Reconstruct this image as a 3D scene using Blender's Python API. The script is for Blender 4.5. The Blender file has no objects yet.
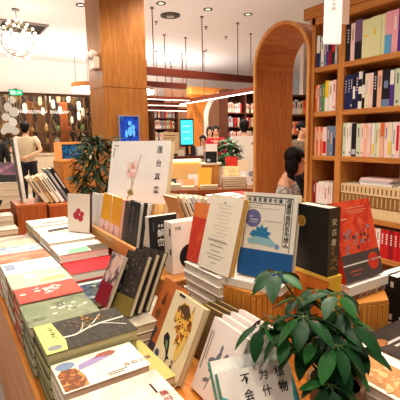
import bpy, bmesh, math, random
from mathutils import Matrix, Vector
random.seed(7)
PI = math.pi
sc = bpy.context.scene
C = sc.collection

# ------------------------------------------------------------------ camera
PITCH, ROLL, YAW, EYE, FPX = math.radians(8.8), math.radians(1.0), math.radians(-32.5), 1.4, 400.0
cd = bpy.data.cameras.new('camera'); cam = bpy.data.objects.new('camera', cd); C.objects.link(cam)
cd.sensor_width = 36; cd.lens = 36 * FPX / 400; cd.clip_start = 0.02; cd.clip_end = 200
CAMROT = Matrix.Rotation(YAW, 4, 'Z') @ Matrix.Rotation(PI/2 - PITCH, 4, 'X') @ Matrix.Rotation(-ROLL, 4, 'Z')
cam.matrix_world = Matrix.Translation((0, 0, EYE)) @ CAMROT
sc.camera = cam

# ------------------------------------------------------------------ world, lamps, exposure
w = bpy.data.worlds.new('world'); sc.world = w; w.use_nodes = True
w.node_tree.nodes['Background'].inputs[0].default_value = (1.0, 0.86, 0.74, 1)
w.node_tree.nodes['Background'].inputs[1].default_value = 0.15
vs = sc.view_settings
vs.view_transform = 'Standard'; vs.look = 'None'; vs.gamma = 1; vs.use_curve_mapping = False
vs.exposure = 0.45

def lamp(name, kind, loc, energy, col=(1, .885, .765), size=.2, rot=(0, 0, 0), sizey=None, spot=2.0):
    l = bpy.data.lights.new(name, kind); l.energy = energy; l.color = col
    if kind == 'AREA':
        l.size = size
        if sizey: l.shape = 'RECTANGLE'; l.size_y = sizey
    else:
        l.shadow_soft_size = size
    if kind == 'SPOT': l.spot_size = spot; l.spot_blend = .6
    o = bpy.data.objects.new(name, l); C.objects.link(o); o.location = loc; o.rotation_euler = rot
    return o
# the shop's ceiling downlights over tables, shelves and aisles, plus front fill spots added behind the camera
for (x, y, e) in ((0.30, 0.7, 52), (-.5, -.35, 60), (.45, -.5, 45), (-.2, 2.2, 40), (1.0, 2.4, 62), (1.5, .8, 62), (0.2, 3.6, 60),
                  (1.2, 4.0, 90), (2.6, 4.3, 110), (3.4, 5.4, 120), (1.0, 6.2, 120), (1.2, 8.2, 170), (2.2, 9.6, 150),
                  (4.8, 6.6, 160), (5.0, 8.6, 190), (6.8, 7.6, 190), (4.6, 3.4, 110), (4.4, 1.6, 80)):
    lamp('downlight_and_fill_lamp', 'SPOT', (x, y, 3.42), e, size=.12, spot=2.3)
for (x, y, e) in ((1.75, 1.75, 46), (1.85, 2.5, 32), (1.7, 1.1, 28)):
    o = lamp('shelf_spot_lamp', 'SPOT', (x, y, 2.95), e*1.6, col=(1, .88, .74), size=.1, spot=1.7)
    o.rotation_euler = (0, math.radians(42), 0)
lamp('cove_lamp', 'AREA', (3.5, 9.6, 2.55), 95, col=(1, .94, .89), size=7, sizey=1.2, rot=(PI, 0, 0))
lamp('ceiling_cove_lamp', 'AREA', (2.6, 5.6, 2.45), 7, col=(1, .93, .88), size=3.5, sizey=2.0, rot=(PI, 0, 0))

# ------------------------------------------------------------------ helpers
def lin(c):
    return tuple(((v/255)/12.92 if v/255 <= .04045 else ((v/255+.055)/1.055)**2.4) for v in c) + (1,)
_m = {}
def _new(name):
    m = bpy.data.materials.new(name); m.use_nodes = True
    nt = m.node_tree; return m, nt, nt.nodes['Principled BSDF']
def plain(col, rough=.5, metal=0, spec=.22, emit=0, emcol=None, var=.06):
    k = ('p', col, rough, metal, spec, emit, emcol)
    if k in _m: return _m[k]
    m, nt, b = _new('paint_%d_%d_%d' % col)
    b.inputs['Roughness'].default_value = rough; b.inputs['Metallic'].default_value = metal
    b.inputs['Specular IOR Level'].default_value = spec
    tc = nt.nodes.new('ShaderNodeTexCoord'); n = nt.nodes.new('ShaderNodeTexNoise'); n.inputs['Scale'].default_value = 18
    mx = nt.nodes.new('ShaderNodeMix'); mx.data_type = 'RGBA'
    c = lin(col); mx.inputs[6].default_value = c; mx.inputs[7].default_value = tuple(v*(1-var*2) for v in c[:3]) + (1,)
    nt.links.new(tc.outputs['Object'], n.inputs['Vector']); nt.links.new(n.outputs['Fac'], mx.inputs[0])
    nt.links.new(mx.outputs[2], b.inputs['Base Color'])
    if emit:
        b.inputs['Emission Color'].default_value = lin(emcol or col); b.inputs['Emission Strength'].default_value = emit
    _m[k] = m; return m
def art(cols, scale=20, seed=0, stretch=(1, 1, 1), rough=.55, hard=False, dist=.6, detail=4, spec=.22):
    """printed cover: noise pushed through a colour ramp"""
    k = ('a', tuple(cols), scale, seed, stretch, rough, hard)
    if k in _m: return _m[k]
    m, nt, b = _new('print_%d' % len(_m)); b.inputs['Roughness'].default_value = rough; b.inputs['Specular IOR Level'].default_value = spec
    tc = nt.nodes.new('ShaderNodeTexCoord'); mp = nt.nodes.new('ShaderNodeMapping'); n = nt.nodes.new('ShaderNodeTexNoise')
    mp.inputs['Scale'].default_value = stretch; mp.inputs['Location'].default_value = (seed*1.7, seed*.9, seed*2.3)
    n.inputs['Scale'].default_value = scale; n.inputs['Detail'].default_value = detail; n.inputs['Distortion'].default_value = dist
    r = nt.nodes.new('ShaderNodeValToRGB'); cr = r.color_ramp
    if hard: cr.interpolation = 'CONSTANT'
    N = len(cols)
    for i, c in enumerate(cols):
        pos = .30 + .42*i/max(1, N-1 if not hard else N)
        if i < 2: e = cr.elements[i]; e.position = pos
        else: e = cr.elements.new(pos)
        e.color = lin(c)
    nt.links.new(tc.outputs['Object'], mp.inputs[0]); nt.links.new(mp.outputs[0], n.inputs['Vector'])
    nt.links.new(n.outputs['Fac'], r.inputs[0]); nt.links.new(r.outputs[0], b.inputs['Base Color'])
    _m[k] = m; return m
def wood(c1, c2, axis=2, scale=7, rough=.42, bands=18):
    k = ('w', c1, c2, axis, scale, rough)
    if k in _m: return _m[k]
    s = [bands, bands, bands]; s[axis] = 1.0
    m = art([c1, c2, c1, c2], scale=scale*.35, seed=axis, stretch=tuple(s), rough=rough, dist=.3, detail=5)
    m.name = 'wood_%d' % len(_m); _m[k] = m; return m
def pages(col=(226, 208, 178), axis=1):
    k = ('pg', col, axis)
    if k in _m: return _m[k]
    s = [3, 3, 3]; s[axis] = 420
    c2 = tuple(int(v*.80) for v in col)
    m = art([c2, col, col], scale=1.0, seed=3, stretch=tuple(s), rough=.8, dist=0, detail=2); _m[k] = m; return m
def glass(rough=.03, alpha=.14, col=(235, 240, 240)):
    k = ('g', rough, alpha)
    if k in _m: return _m[k]
    m, nt, b = _new('glass'); out = nt.nodes['Material Output']
    t = nt.nodes.new('ShaderNodeBsdfTransparent'); g = nt.nodes.new('ShaderNodeBsdfGlossy'); g.inputs['Roughness'].default_value = rough
    fr = nt.nodes.new('ShaderNodeFresnel'); fr.inputs[0].default_value = 1.45; mx = nt.nodes.new('ShaderNodeMixShader')
    nt.links.new(fr.outputs[0], mx.inputs[0]); nt.links.new(t.outputs[0], mx.inputs[1]); nt.links.new(g.outputs[0], mx.inputs[2])
    nt.links.new(mx.outputs[0], out.inputs[0]); _m[k] = m; return m

class MB:
    def __init__(s): s.v = []; s.f = []; s.mi = []; s.T = Matrix()
    def add(s, vs, fs, mi=0):
        o = len(s.v); s.v += [tuple(s.T @ Vector(v)) for v in vs]
        s.f += [tuple(i+o for i in f) for f in fs]; s.mi += [mi]*len(fs); return s
    def box(s, x0, x1, y0, y1, z0, z1, mi=0):
        return s.add([(x, y, z) for z in (z0, z1) for y in (y0, y1) for x in (x0, x1)],
                     [(0, 2, 3, 1), (4, 5, 7, 6), (0, 1, 5, 4), (2, 6, 7, 3), (0, 4, 6, 2), (1, 3, 7, 5)], mi)
    def prism(s, pts, a0, a1, axis='z', mi=0):
        """polygon (CCW) pushed from a0 to a1 along axis; pts are the other two coordinates"""
        n = len(pts)
        if axis == 'z': mk = lambda p, a: (p[0], p[1], a)
        elif axis == 'y': mk = lambda p, a: (p[0], a, p[1])
        else: mk = lambda p, a: (a, p[0], p[1])
        vs = [mk(p, a0) for p in pts] + [mk(p, a1) for p in pts]
        fs = [tuple(range(n))[::-1], tuple(range(n, 2*n))] + [(i, (i+1) % n, n+(i+1) % n, n+i) for i in range(n)]
        return s.add(vs, fs, mi)
    def lathe(s, prof, c=(0, 0, 0), n=12, mi=0):
        vs = []; fs = []
        for r, z in prof:
            for k in range(n): vs.append((c[0]+r*math.cos(2*PI*k/n), c[1]+r*math.sin(2*PI*k/n), c[2]+z))
        for j in range(len(prof)-1):
            for k in range(n): fs.append((j*n+k, j*n+(k+1) % n, (j+1)*n+(k+1) % n, (j+1)*n+k))
        fs.append(tuple(range(n))[::-1]); fs.append(tuple((len(prof)-1)*n+k for k in range(n)))
        return s.add(vs, fs, mi)
    def ball(s, c, r, n=10, m=6, mi=0, sc=(1, 1, 1)):
        prof = [(max(.02, math.sin(PI*j/m))*r if 0 < j < m else r*.02, -math.cos(PI*j/m)*r) for j in range(m+1)]
        T = s.T; s.T = T @ Matrix.Translation(c) @ Matrix.Diagonal((*sc, 1)); s.lathe(prof, (0, 0, 0), n, mi); s.T = T; return s
    def tube(s, pts, r, n=7, mi=0):
        pts = [Vector(p) for p in pts]; vs = []; fs = []
        for i, p in enumerate(pts):
            d = (pts[min(i+1, len(pts)-1)] - pts[max(i-1, 0)]).normalized()
            a = d.orthogonal().normalized() if abs(d.z) > .95 else d.cross(Vector((0, 0, 1))).normalized(); b = d.cross(a)
            rr = r[i] if isinstance(r, (list, tuple)) else r
            for k in range(n): vs.append(p + (a*math.cos(2*PI*k/n) + b*math.sin(2*PI*k/n))*rr)
        for j in range(len(pts)-1):
            for k in range(n): fs.append((j*n+k, j*n+(k+1) % n, (j+1)*n+(k+1) % n, (j+1)*n+k))
        fs.append(tuple(range(n))[::-1]); fs.append(tuple((len(pts)-1)*n+k for k in range(n)))
        return s.add(vs, fs, mi)
    def mesh(s, name, mats, smooth=False):
        me = bpy.data.meshes.new(name); me.from_pydata(s.v, [], s.f)
        for m in (mats if isinstance(mats, (list, tuple)) else [mats]): me.materials.append(m)
        me.polygons.foreach_set('material_index', s.mi)
        bm = bmesh.new(); bm.from_mesh(me); bmesh.ops.recalc_face_normals(bm, faces=bm.faces); bm.to_mesh(me); bm.free()
        if smooth: me.polygons.foreach_set('use_smooth', [True]*len(me.polygons))
        me.update(); return me
    def build(s, name, mats, parent=None, loc=(0, 0, 0), rot=(0, 0, 0), smooth=False, bevel=0):
        o = bpy.data.objects.new(name, s.mesh(name, mats, smooth)); C.objects.link(o)
        if parent: o.parent = parent
        o.location = loc; o.rotation_euler = rot
        if bevel:
            b = o.modifiers.new('bevel', 'BEVEL'); b.width = bevel; b.segments = 2; b.limit_method = 'ANGLE'
        return o
def tag(o, label, cat, group=None, kind=None):
    o['label'] = label; o['category'] = cat
    if group: o['group'] = group
    if kind: o['kind'] = kind
    return o
def struct(o): o['kind'] = 'structure'; return o
def thing(name, label, cat, loc=(0, 0, 0), rot=(0, 0, 0), group=None):
    o = bpy.data.objects.new(name, None); C.objects.link(o); o.location = loc; o.rotation_euler = rot
    o.empty_display_size = .05
    return tag(o, label, cat, group)
def dup(root, loc, rot=None, label=None, group=None, skip=()):
    r = root.copy(); C.objects.link(r); r.location = loc
    if rot is not None: r.rotation_euler = rot
    if label: r['label'] = label
    if group: r['group'] = group
    def rec(a, b):
        for ch in list(a.children):
            if ch.name.split('.')[0] in skip: continue
            c = ch.copy(); C.objects.link(c); c.parent = b; rec(ch, c)
    rec(root, r)
    return r
def P(px, py, d):
    """world point on the sight line of a photo pixel at depth d (for measuring where far things stand)"""
    return Vector((0, 0, EYE)) + (CAMROT.to_3x3() @ Vector(((px-200)/FPX, (200-py)/FPX, -1))) * d
def PY(px, py, y):
    d = CAMROT.to_3x3() @ Vector(((px-200)/FPX, (200-py)/FPX, -1)); return Vector((0, 0, EYE)) + d*(y/d.y)
def txt(body, size, parent, x, z, mat, y=-.0008, vertical=True, step=1.12, name='title_text', shear=0):
    """printed characters on a face that looks along -y; (x, z) is the centre of the first character"""
    vs = []; fs = []
    for i, ch in enumerate(body):
        cu = bpy.data.curves.new('glyph', 'FONT'); cu.body = ch; cu.size = size; cu.align_x = 'CENTER'; cu.resolution_u = 2
        cu.extrude = .00025; cu.offset = size*.008
        t = bpy.data.objects.new('glyph', cu); C.objects.link(t)
        me = bpy.data.meshes.new_from_object(t.evaluated_get(bpy.context.evaluated_depsgraph_get()))
        bpy.data.objects.remove(t); bpy.data.curves.remove(cu)
        ox, oz = (x, z - i*size*step) if vertical else (x + i*size*step, z)
        o = len(vs)
        for v in me.vertices: vs.append((ox + v.co.x, y - v.co.z, oz + v.co.y - size*.36))
        for p in me.polygons: fs.append(tuple(o+i2 for i2 in p.vertices))
        bpy.data.meshes.remove(me)
    m = bpy.data.meshes.new(name); m.from_pydata(vs, [], fs); m.materials.append(mat); m.update()
    ob = bpy.data.objects.new(name, m); C.objects.link(ob); ob.parent = parent; return ob
def decal(pts, mat, name, parent, y=-.0004, t=.0003):
    b = MB(); b.prism(pts, y-t, y, 'y'); return b.build(name, mat, parent)
def circ(cx, cz, r, n=24, a0=0, a1=2*PI, rz=None):
    full = abs(a1-a0-2*PI) < 1e-6
    return [(cx + r*math.cos(a0+(a1-a0)*k/(n if full else n-1)), cz + (rz or r)*math.sin(a0+(a1-a0)*k/(n if full else n-1))) for k in range(n)]
def rect(x0, x1, z0, z1): return [(x0, z0), (x1, z0), (x1, z1), (x0, z1)]
def lines(parent, spec, mat, name='small_print', y=-.0004):
    b = MB()
    for (x0, x1, z0, z1) in spec: b.box(x0, x1, y-.0003, y, z0, z1)
    return b.build(name, mat, parent)

# ---- books.  local frame: front cover in the plane y=0 looking along -y, x = width, z = height, y = thickness
_bm = {}
def book_parts(root, w, h, t, front, back, spine='L', pg=None, c=.0016):
    k = (w, h, t, front, back, spine, pg)
    if k not in _bm:
        b = MB(); b.box(0, w, 0, c, 0, h, 0); b.box(0, w, t-c, t, 0, h, 1)
        if spine == 'L': b.box(0, c, c, t-c, 0, h, 1)
        elif spine == 'R': b.box(w-c, w, c, t-c, 0, h, 1)
        elif spine == 'T': b.box(0, w, c, t-c, h-c, h, 1)
        elif spine == 'B': b.box(0, w, c, t-c, 0, c, 1)
        m1 = b.mesh('cover', [front, back])
        q = MB(); i = .003
        q.box(c if spine == 'L' else i, w-(c if spine == 'R' else i), c, t-c, c if spine == 'B' else i, h-(c if spine == 'T' else i))
        _bm[k] = (m1, q.mesh('pages', pg or pages()))
    for nm, me in zip(('cover', 'pages'), _bm[k]):
        o = bpy.data.objects.new(nm, me); C.objects.link(o); o.parent = root
    return root
def book(label, loc, rot, w, h, t, front, back, spine='L', pg=None, group=None, name='book', cat='book'):
    return book_parts(thing(name, label, cat, loc, rot, group), w, h, t, front, back, spine, pg)
def leany(bl, yaw, alpha, t):
    return lean(bl, (math.cos(yaw), math.sin(yaw)), alpha, t)
def lean(bl, direction, alpha, t):
    """location and rotation of a book whose lower front left corner is bl, front edge runs along direction"""
    yaw = math.atan2(direction[1], direction[0])
    return (bl[0], bl[1], bl[2] + t*math.sin(alpha) + .0005), (-alpha, 0, yaw)
NUM = ['first', 'second', 'third', 'fourth', 'fifth', 'sixth', 'seventh', 'eighth', 'ninth', 'tenth', 'eleventh', 'twelfth', 'thirteenth', 'fourteenth', 'fifteenth', 'sixteenth', 'seventeenth', 'eighteenth', 'nineteenth', 'twentieth',
       'twenty-first', 'twenty-second', 'twenty-third', 'twenty-fourth', 'twenty-fifth', 'twenty-sixth', 'twenty-seventh', 'twenty-eighth', 'twenty-ninth', 'thirtieth', 'thirty-first', 'thirty-second', 'thirty-third']
ORD = ['top', 'second from the top', 'third from the top', 'fourth from the top', 'fifth from the top', 'sixth from the top',
       'seventh from the top', 'eighth from the top', 'ninth from the top', 'tenth from the top']
def stack(what, x0, x1, y0, y1, zb, zt, n, front, back, group, pg=None, spine='T', jit=.004, deco=None):
    """a pile of n flat copies; the pile's books are separate objects"""
    t = (zt-zb)/n
    root = None
    for i in range(n):
        z = zt - i*t
        rz = 0 if i == 0 else random.uniform(-.02, .02)
        dx, dy = (0, 0) if i == 0 else (random.uniform(-jit, jit), random.uniform(-jit, jit))
        lab = what if i == 0 else '%s book down under the %s' % (NUM[i], what.split(',')[0])
        loc = (x0+dx, y0+dy, z)
        if root is None:
            root = book(lab, loc, (-PI/2, 0, rz), x1-x0, y1-y0, t-.0006, front, back, spine, pg, group)
        else:
            dup(root, loc, (-PI/2, 0, rz), lab)
    if deco: deco(root, x1-x0, y1-y0)
    return root

OAK = wood((203, 138, 72), (178, 112, 52)); OAKX = wood((203, 138, 72), (178, 112, 52), 0); OAKY = wood((203, 138, 72), (178, 112, 52), 1)
ORG = wood((222, 150, 66), (196, 122, 46)); RED = wood((158, 84, 44), (128, 62, 30))
DARKW = wood((88, 46, 28), (60, 30, 18), 0)
CREAM = plain((238, 228, 210), .55); WHITE = plain((244, 240, 232), .5); BLACK = plain((28, 26, 28), .45); INK = plain((24, 24, 30), .6)
GREY = plain((128, 124, 118), .5)
PGW = pages((240, 230, 212)); PG = pages()
exec_marker = None

# ================================================================== SETTING
b = MB(); b.box(-1.5, 11, -1.2, 15, -.1, 0)
struct(b.build('floor', art([(206, 196, 180), (216, 206, 190), (198, 186, 170)], scale=1.2, rough=.25)))
b = MB(); b.box(-1.5, 11, -1.2, 15, 3.5, 3.6); struct(b.build('ceiling', plain((232, 226, 224), .8, var=.01)))
YB = 11.5
b = MB(); b.box(-1.5, 11, YB, YB+.3, 2.66, 3.5); struct(b.build('wall_back', plain((250, 240, 232), .8, var=.01)))
# glazed shopfront on the left of the back wall, low pale base under it
b = MB(); b.box(-1.5, 5.0, YB-.02, YB+.25, 0, 1.02); b.box(-1.5, 5.0, YB-.06, YB+.25, 1.02, 1.07)
struct(b.build('baseboard_back', plain((206, 188, 160), .5)))
gw = MB(); gw.box(-1.4, 5.0, YB+.10, YB+.11, 1.07, 2.66)
gl = struct(gw.build('window_1', glass()))
fm = MB()
for x in (-.6, 1.05, 2.55, 4.05): fm.box(x-.03, x+.03, YB+.06, YB+.15, 1.07, 2.66)
fm.box(-1.4, 5.0, YB+.06, YB+.15, 2.60, 2.66)
fm.build('window_frame', plain((92, 60, 40), .4), gl)
# back wall of the neighbouring unit seen through the glass
b = MB(); b.box(-1.5, 5.2, 14.4, 14.5, 0, 3.5); struct(b.build('wall_far', art([(74, 50, 32), (40, 26, 18), (150, 112, 70), (50, 32, 22), (110, 96, 76)], 3.0, 2, (2.2, 1, .5), hard=True)))
# right part of the back wall, dark timber lining
b = MB(); b.box(5.0, 11, YB, YB+.2, 0, 2.66); struct(b.build('wall_right', art([(92, 48, 34), (70, 34, 26)], 1.6, 5, (6, 1, .5))))
# pale wall behind the archway
b = MB(); b.box(6.6, 11, 6.2, 6.3, 0, 3.5); struct(b.build('wall_side', plain((226, 208, 200), .8, var=.02)))
b = MB(); b.box(6.3, 6.4, -1.2, 4.2, 0, 3.5); struct(b.build('wall_near', plain((222, 204, 192), .8, var=.02)))

# column clad in oak boards
CX0, CX1, CY0, CY1 = 1.72, 2.30, 4.83, 5.37
b = MB(); b.box(CX0, CX1, CY0, CY1, 0, 2.03); b.box(CX0+.004, CX1-.004, CY0+.004, CY1-.004, 2.03, 2.04); b.box(CX0, CX1, CY0, CY1, 2.04, 3.5)
struct(b.build('wall_column', wood((178, 118, 58), (152, 94, 42))))

# ================================================================== CEILING FITTINGS
def chandelier(c):
    t = thing('chandelier', 'round sparkling ball chandelier of many small bulbs hanging from the ceiling', 'chandelier', c)
    bm = bmesh.new(); bmesh.ops.create_icosphere(bm, subdivisions=2, radius=.27)
    f = MB()
    for e in bm.edges: f.tube([e.verts[0].co, e.verts[1].co], .0045, 4)
    pts = [v.co.copy() for v in bm.verts]; bm.free()
    f.build('wire_cage', plain((150, 136, 116), .3, metal=.8), t)
    s = MB(); s.tube([(0, 0, .27), (0, 0, 3.5-c[2]-.02)], .006, 6); s.lathe([(.06, 3.5-c[2]-.03), (.06, 3.5-c[2]-.001)], n=14)
    s.build('cord', plain((150, 146, 140), .4), t)
    q = MB(); q.ball((0, 0, 0), .019, 8, 6); me = q.mesh('bulb', plain((255, 246, 224), .4, emit=9, emcol=(255, 238, 205)), True)
    for p in pts + [p*.62 for p in pts[::2]]:
        o = bpy.data.objects.new('bulb', me); C.objects.link(o); o.parent = t; o.location = p*1.12
    return t
chandelier((1.214, 7.324, 3.026))
l = lamp('chandelier_lamp', 'POINT', (1.214, 7.0, 2.6), 12, size=.2)

def ceiling_thing(name, label, cat, x, y, build, group=None):
    t = thing(name, label, cat, (x, y, 3.5), group=group); build(t); return t
def vent(t):
    a = MB(); a.box(-.40, .40, -.36, -.33, -.03, 0); a.box(-.40, .40, .33, .36, -.03, 0); a.box(-.40, -.37, -.33, .33, -.03, 0); a.box(.37, .40, -.33, .33, -.03, 0)
    a.build('frame', plain((158, 146, 140), .5), t)
    for k in range(9):
        s = MB(); s.box(-.37, .37, -.012, .012, -.004, .004); s.build('slat', plain((122, 110, 106), .5), t, (0, -.29+k*.0725, -.018), (.6, 0, 0))
    s = MB(); s.box(-.37, .37, -.33, .33, -.003, -.001); s.build('backing', plain((70, 64, 62), .6), t)
ceiling_thing('ceiling_vent', 'grey slatted air vent in the ceiling behind the ball chandelier', 'vent', 1.47, 8.35, vent)
def rvent(t):
    a = MB(); a.lathe([(.17, -.001), (.17, -.02), (.12, -.03), (.11, -.012)], n=24); a.build('rim', plain((70, 62, 58), .5), t)
    a = MB(); a.lathe([(.07, -.013), (.07, -.035), (.02, -.04)], n=20); a.build('diffuser', plain((168, 156, 148), .5), t)
ceiling_thing('ceiling_diffuser', 'dark round air diffuser in the ceiling to the right of the column', 'vent', 3.53, 6.39, rvent)
def downl(t):
    a = MB(); a.lathe([(.075, -.001), (.075, -.014), (.055, -.016), (.05, -.004)], n=18); a.build('trim_ring', plain((72, 60, 54), .5), t)
    a = MB(); a.lathe([(.045, -.003), (.03, -.008)], n=14); a.build('lamp', plain((255, 236, 200), .4, emit=3), t)
for (x, y, s) in ((3.11, 5.918, 'just right of the top of the oak column'), (3.917, 5.801, 'above the middle of the dark pendant rail'),
                  (4.671, 5.687, 'nearest the wooden archway'), (2.05, 6.6, 'left of the oak column near a thin rod'),
                  (3.0, 8.0, 'smallest and farthest, low beside the column')):
    ceiling_thing('downlight', 'dark ringed recessed downlight in the ceiling, ' + s, 'downlight', x, y, downl, 'ceiling downlights')
def sprinkler(t):
    a = MB(); a.lathe([(.035, -.001), (.03, -.012), (.012, -.014), (.012, -.05), (.028, -.055)], n=12); a.build('sprinkler_head', plain((150, 138, 130), .3, metal=.6), t)
for px, py, s in ((206, 28, 'above the middle rod pair'), (206, 51, 'low over the pendant rail'), (226, 38, 'right of centre'), (156, 22, 'beside the round air diffuser')):
    p = P(px, py, 2.1/((138-py)/400)); ceiling_thing('sprinkler', 'small pale ceiling sprinkler, ' + s, 'sprinkler', p.x, p.y, sprinkler, 'ceiling sprinklers')

def rail(label, a, c, z, h, wd, rods, lit, name='pendant_light'):
    """suspended timber light rail from a to c (x, y) with a lit strip below and thin rods to the ceiling"""
    a = Vector((a[0], a[1], z)); c = Vector((c[0], c[1], z)); L = (c-a).length; yaw = math.atan2(c.y-a.y, c.x-a.x)
    t = thing(name, label, 'light', a, (0, 0, yaw), 'suspended light rails')
    q = MB(); q.box(0, L, -wd/2, wd/2, -h/2, h/2); q.build('bar', plain((104, 44, 28), .45), t)
    if lit:
        q = MB(); q.box(.02, L-.02, -wd/2+.008, wd/2-.008, -h/2-.012, -h/2-.0005); q.build('light_strip', plain((255, 240, 222), .5, emit=lit), t)
    for r in rods:
        q = MB(); q.tube([(r, 0, h/2), (r, 0, 3.5-z-.0005)], .009, 6); q.lathe([(.03, 3.5-z-.02), (.03, 3.5-z-.0006)], (r, 0, 0), n=10)
        q.build('rod', plain((120, 84, 66), .4), t)
    return t
rail('long dark suspended light rail running from the column to the archway', (2.5, 6.17), (5.9, 6.22), 2.5, .12, .09, (.58, 1.55, 2.35, 3.15), 0)
rail('short dark suspended rail just below the long one beside the column', (3.3, 7.62), (4.53, 7.60), 2.5, .11, .09, (.75, 1.25), 0)
rail('lit suspended rail slanting away from the archway towards the dark back wall', (5.55, 6.33), (5.66, 9.8), 2.38, .10, .10, (.35, 2.2, 3.3), 4)
rail('thin lit suspended rail farthest back beside the column', (4.1, 9.1), (5.5, 9.05), 2.40, .07, .08, (.5, 1.2), 3)
rail('thin lit suspended rail crossing under the slanting one near the wooden panel', (4.3, 10.35), (6.1, 10.1), 2.36, .07, .08, (.6, 1.3), 3)
rail('lowest thin suspended rail against the dark back wall', (4.6, 10.72), (6.4, 10.66), 2.25, .06, .08, (.5, 1.3), 3)
# racetrack pendant peeping out left of the column
def ring(c, L, R, z):
    t = thing('ring_pendant', 'rounded wooden ring pendant with white glowing rim left of the column', 'light', (c[0], c[1], z))
    def path(r):
        p = [(-L/2 + r*math.cos(a), r*math.sin(a)) for a in [PI/2 + PI*k/14 for k in range(15)]]
        return p + [(L/2 + r*math.cos(a), r*math.sin(a)) for a in [-PI/2 + PI*k/14 for k in range(15)]]
    def band(r0, r1, z0, z1):
        o, i = path(r1), path(r0); n = len(o); q = MB()
        q.add([(x, y, zz) for zz in (z0, z1) for P_ in (o, i) for x, y in P_],
              [f for k in range(n) for f in ((k, (k+1) % n, 2*n+(k+1) % n, 2*n+k), (n+k, 3*n+k, 3*n+(k+1) % n, n+(k+1) % n),
               (2*n+k, 2*n+(k+1) % n, 3*n+(k+1) % n, 3*n+k), (k, n+k, n+(k+1) % n, (k+1) % n))]); return q
    band(R-.10, R, .02, .11).build('wood_band', OAKX, t)
    band(R-.11, R-.005, -.04, .0195).build('light_strip', plain((255, 246, 232), .5, emit=7), t)
    for x, y in ((-L/2-R*.6, R*.74), (-L/2+.02, R-.05), (L/2, R-.05), (L/2, -R+.05)):
        q = MB(); q.tube([(x, y, .11), (x, y, 3.5-z-.001)], .006, 6); q.build('rod', plain((150, 136, 126), .4), t)
ring((3.15, 8.2), .9, .42, 2.41)

# ================================================================== BEHIND THE GLASS, LEFT
def g(px, py, y): return PY(px, py, y)
t = thing('exit_sign', 'green running-man exit sign hanging on the shopfront glass', 'exit sign', g(16, 92.5, 11.4))
q = MB(); q.box(-.03, .03, .005, .0995, .0755, .10); q.build('bracket', BLACK, t)
q = MB(); q.box(-.16, .16, 0, .03, -.075, .075); q.build('housing', plain((60, 70, 64), .5), t)
q = MB(); q.box(-.15, .15, -.004, 0, -.066, .066); q.build('sign_face', plain((30, 170, 110), .5, emit=.9, emcol=(20, 190, 110)), t)
q = MB(); q.prism([(.03, -.012), (.08, -.012), (.08, -.035), (.125, 0), (.08, .035), (.08, .012), (.03, .012)], -.0052, -.0042, 'y')
q.prism(rect(-.12, -.09, -.045, .045), -.0052, -.0042, 'y'); q.prism(circ(-.04, .035, .012, 10), -.0052, -.0042, 'y')
q.prism([(-.06, .02), (-.03, .02), (-.02, -.01), (.0, -.045), (-.015, -.045), (-.035, -.015), (-.06, -.045), (-.075, -.04), (-.05, -.01)], -.0052, -.0042, 'y')
q.build('pictogram', plain((235, 255, 240), .5, emit=1.2), t)
# cluster lamp of white discs
t = thing('disc_lamp', 'hanging lamp of overlapping white discs behind the shopfront glass at far left', 'lamp', g(11, 116, 12.2))
for i, (px, py, r) in enumerate(((12, 100, .10), (8, 107, .12), (14, 112, .13), (6, 117, .11), (13, 122, .13), (8, 128, .14), (15, 131, .11), (4, 131, .1))):
    p = g(px, py, 12.3) - Vector(t.location); q = MB(); q.T = Matrix.Translation(p) @ Matrix.Rotation(.5*math.sin(i*2), 4, 'Z') @ Matrix.Rotation(PI/2+.3*math.cos(i), 4, 'X')
    q.lathe([(r, -.006), (r*.98, .006)], n=20); q.build('disc', plain((226, 222, 206), .5, emit=.2), t)
q = MB(); q.tube([(0, 0, .3), (0, 0, 3.4-t.location.z)], .008); q.build('cord', BLACK, t)
# tall timber panels and shelf unit inside the unit
for px0, px1, lab, m in ((27, 33, 'narrow tall timber panel behind the glass near the man', wood((150, 96, 52), (110, 66, 36))),
                          (37, 46, 'pale brown tall panel behind the glass right of the narrow one', wood((132, 92, 56), (104, 70, 42))),
                          (60, 68, 'orange brown panel behind the glass left of the column', wood((176, 96, 44), (140, 70, 32)))):
    a0, a1 = g(px0, 120, 13.2), g(px1, 120, 13.2)
    t = thing('partition_panel', lab, 'panel', (a0.x, 13.2, 0)); q = MB(); q.box(0, a1.x-a0.x, 0, .05, .04, 2.6); q.build('board', m, t); q = MB(); q.box(-.02, a1.x-a0.x+.02, -.05, .1, 0, .04); q.build('foot', BLACK, t)
t = thing('display_shelf', 'long low dark display shelf with lit goods behind the shopfront glass', 'shelf', (0.2, 12.4, 0))
for z in (.45, .9, 1.32, 1.68):
    q = MB(); q.box(0, 4.3, 0, .4, z-.03, z); q.build('shelf_board', plain((142, 92, 56), .5), t)
for x in (0, 1.07, 2.14, 3.21, 4.26):
    q = MB(); q.box(x, x+.04, .02, .38, 0, 1.68); q.build('post', plain((70, 44, 32), .5), t)
cols = [(224, 190, 120), (200, 86, 40), (120, 150, 96), (234, 226, 206), (70, 60, 52), (176, 128, 66), (88, 110, 120), (206, 160, 90)]
names = ['cream', 'orange', 'green', 'white', 'dark', 'tan', 'blue grey', 'gold']
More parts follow.
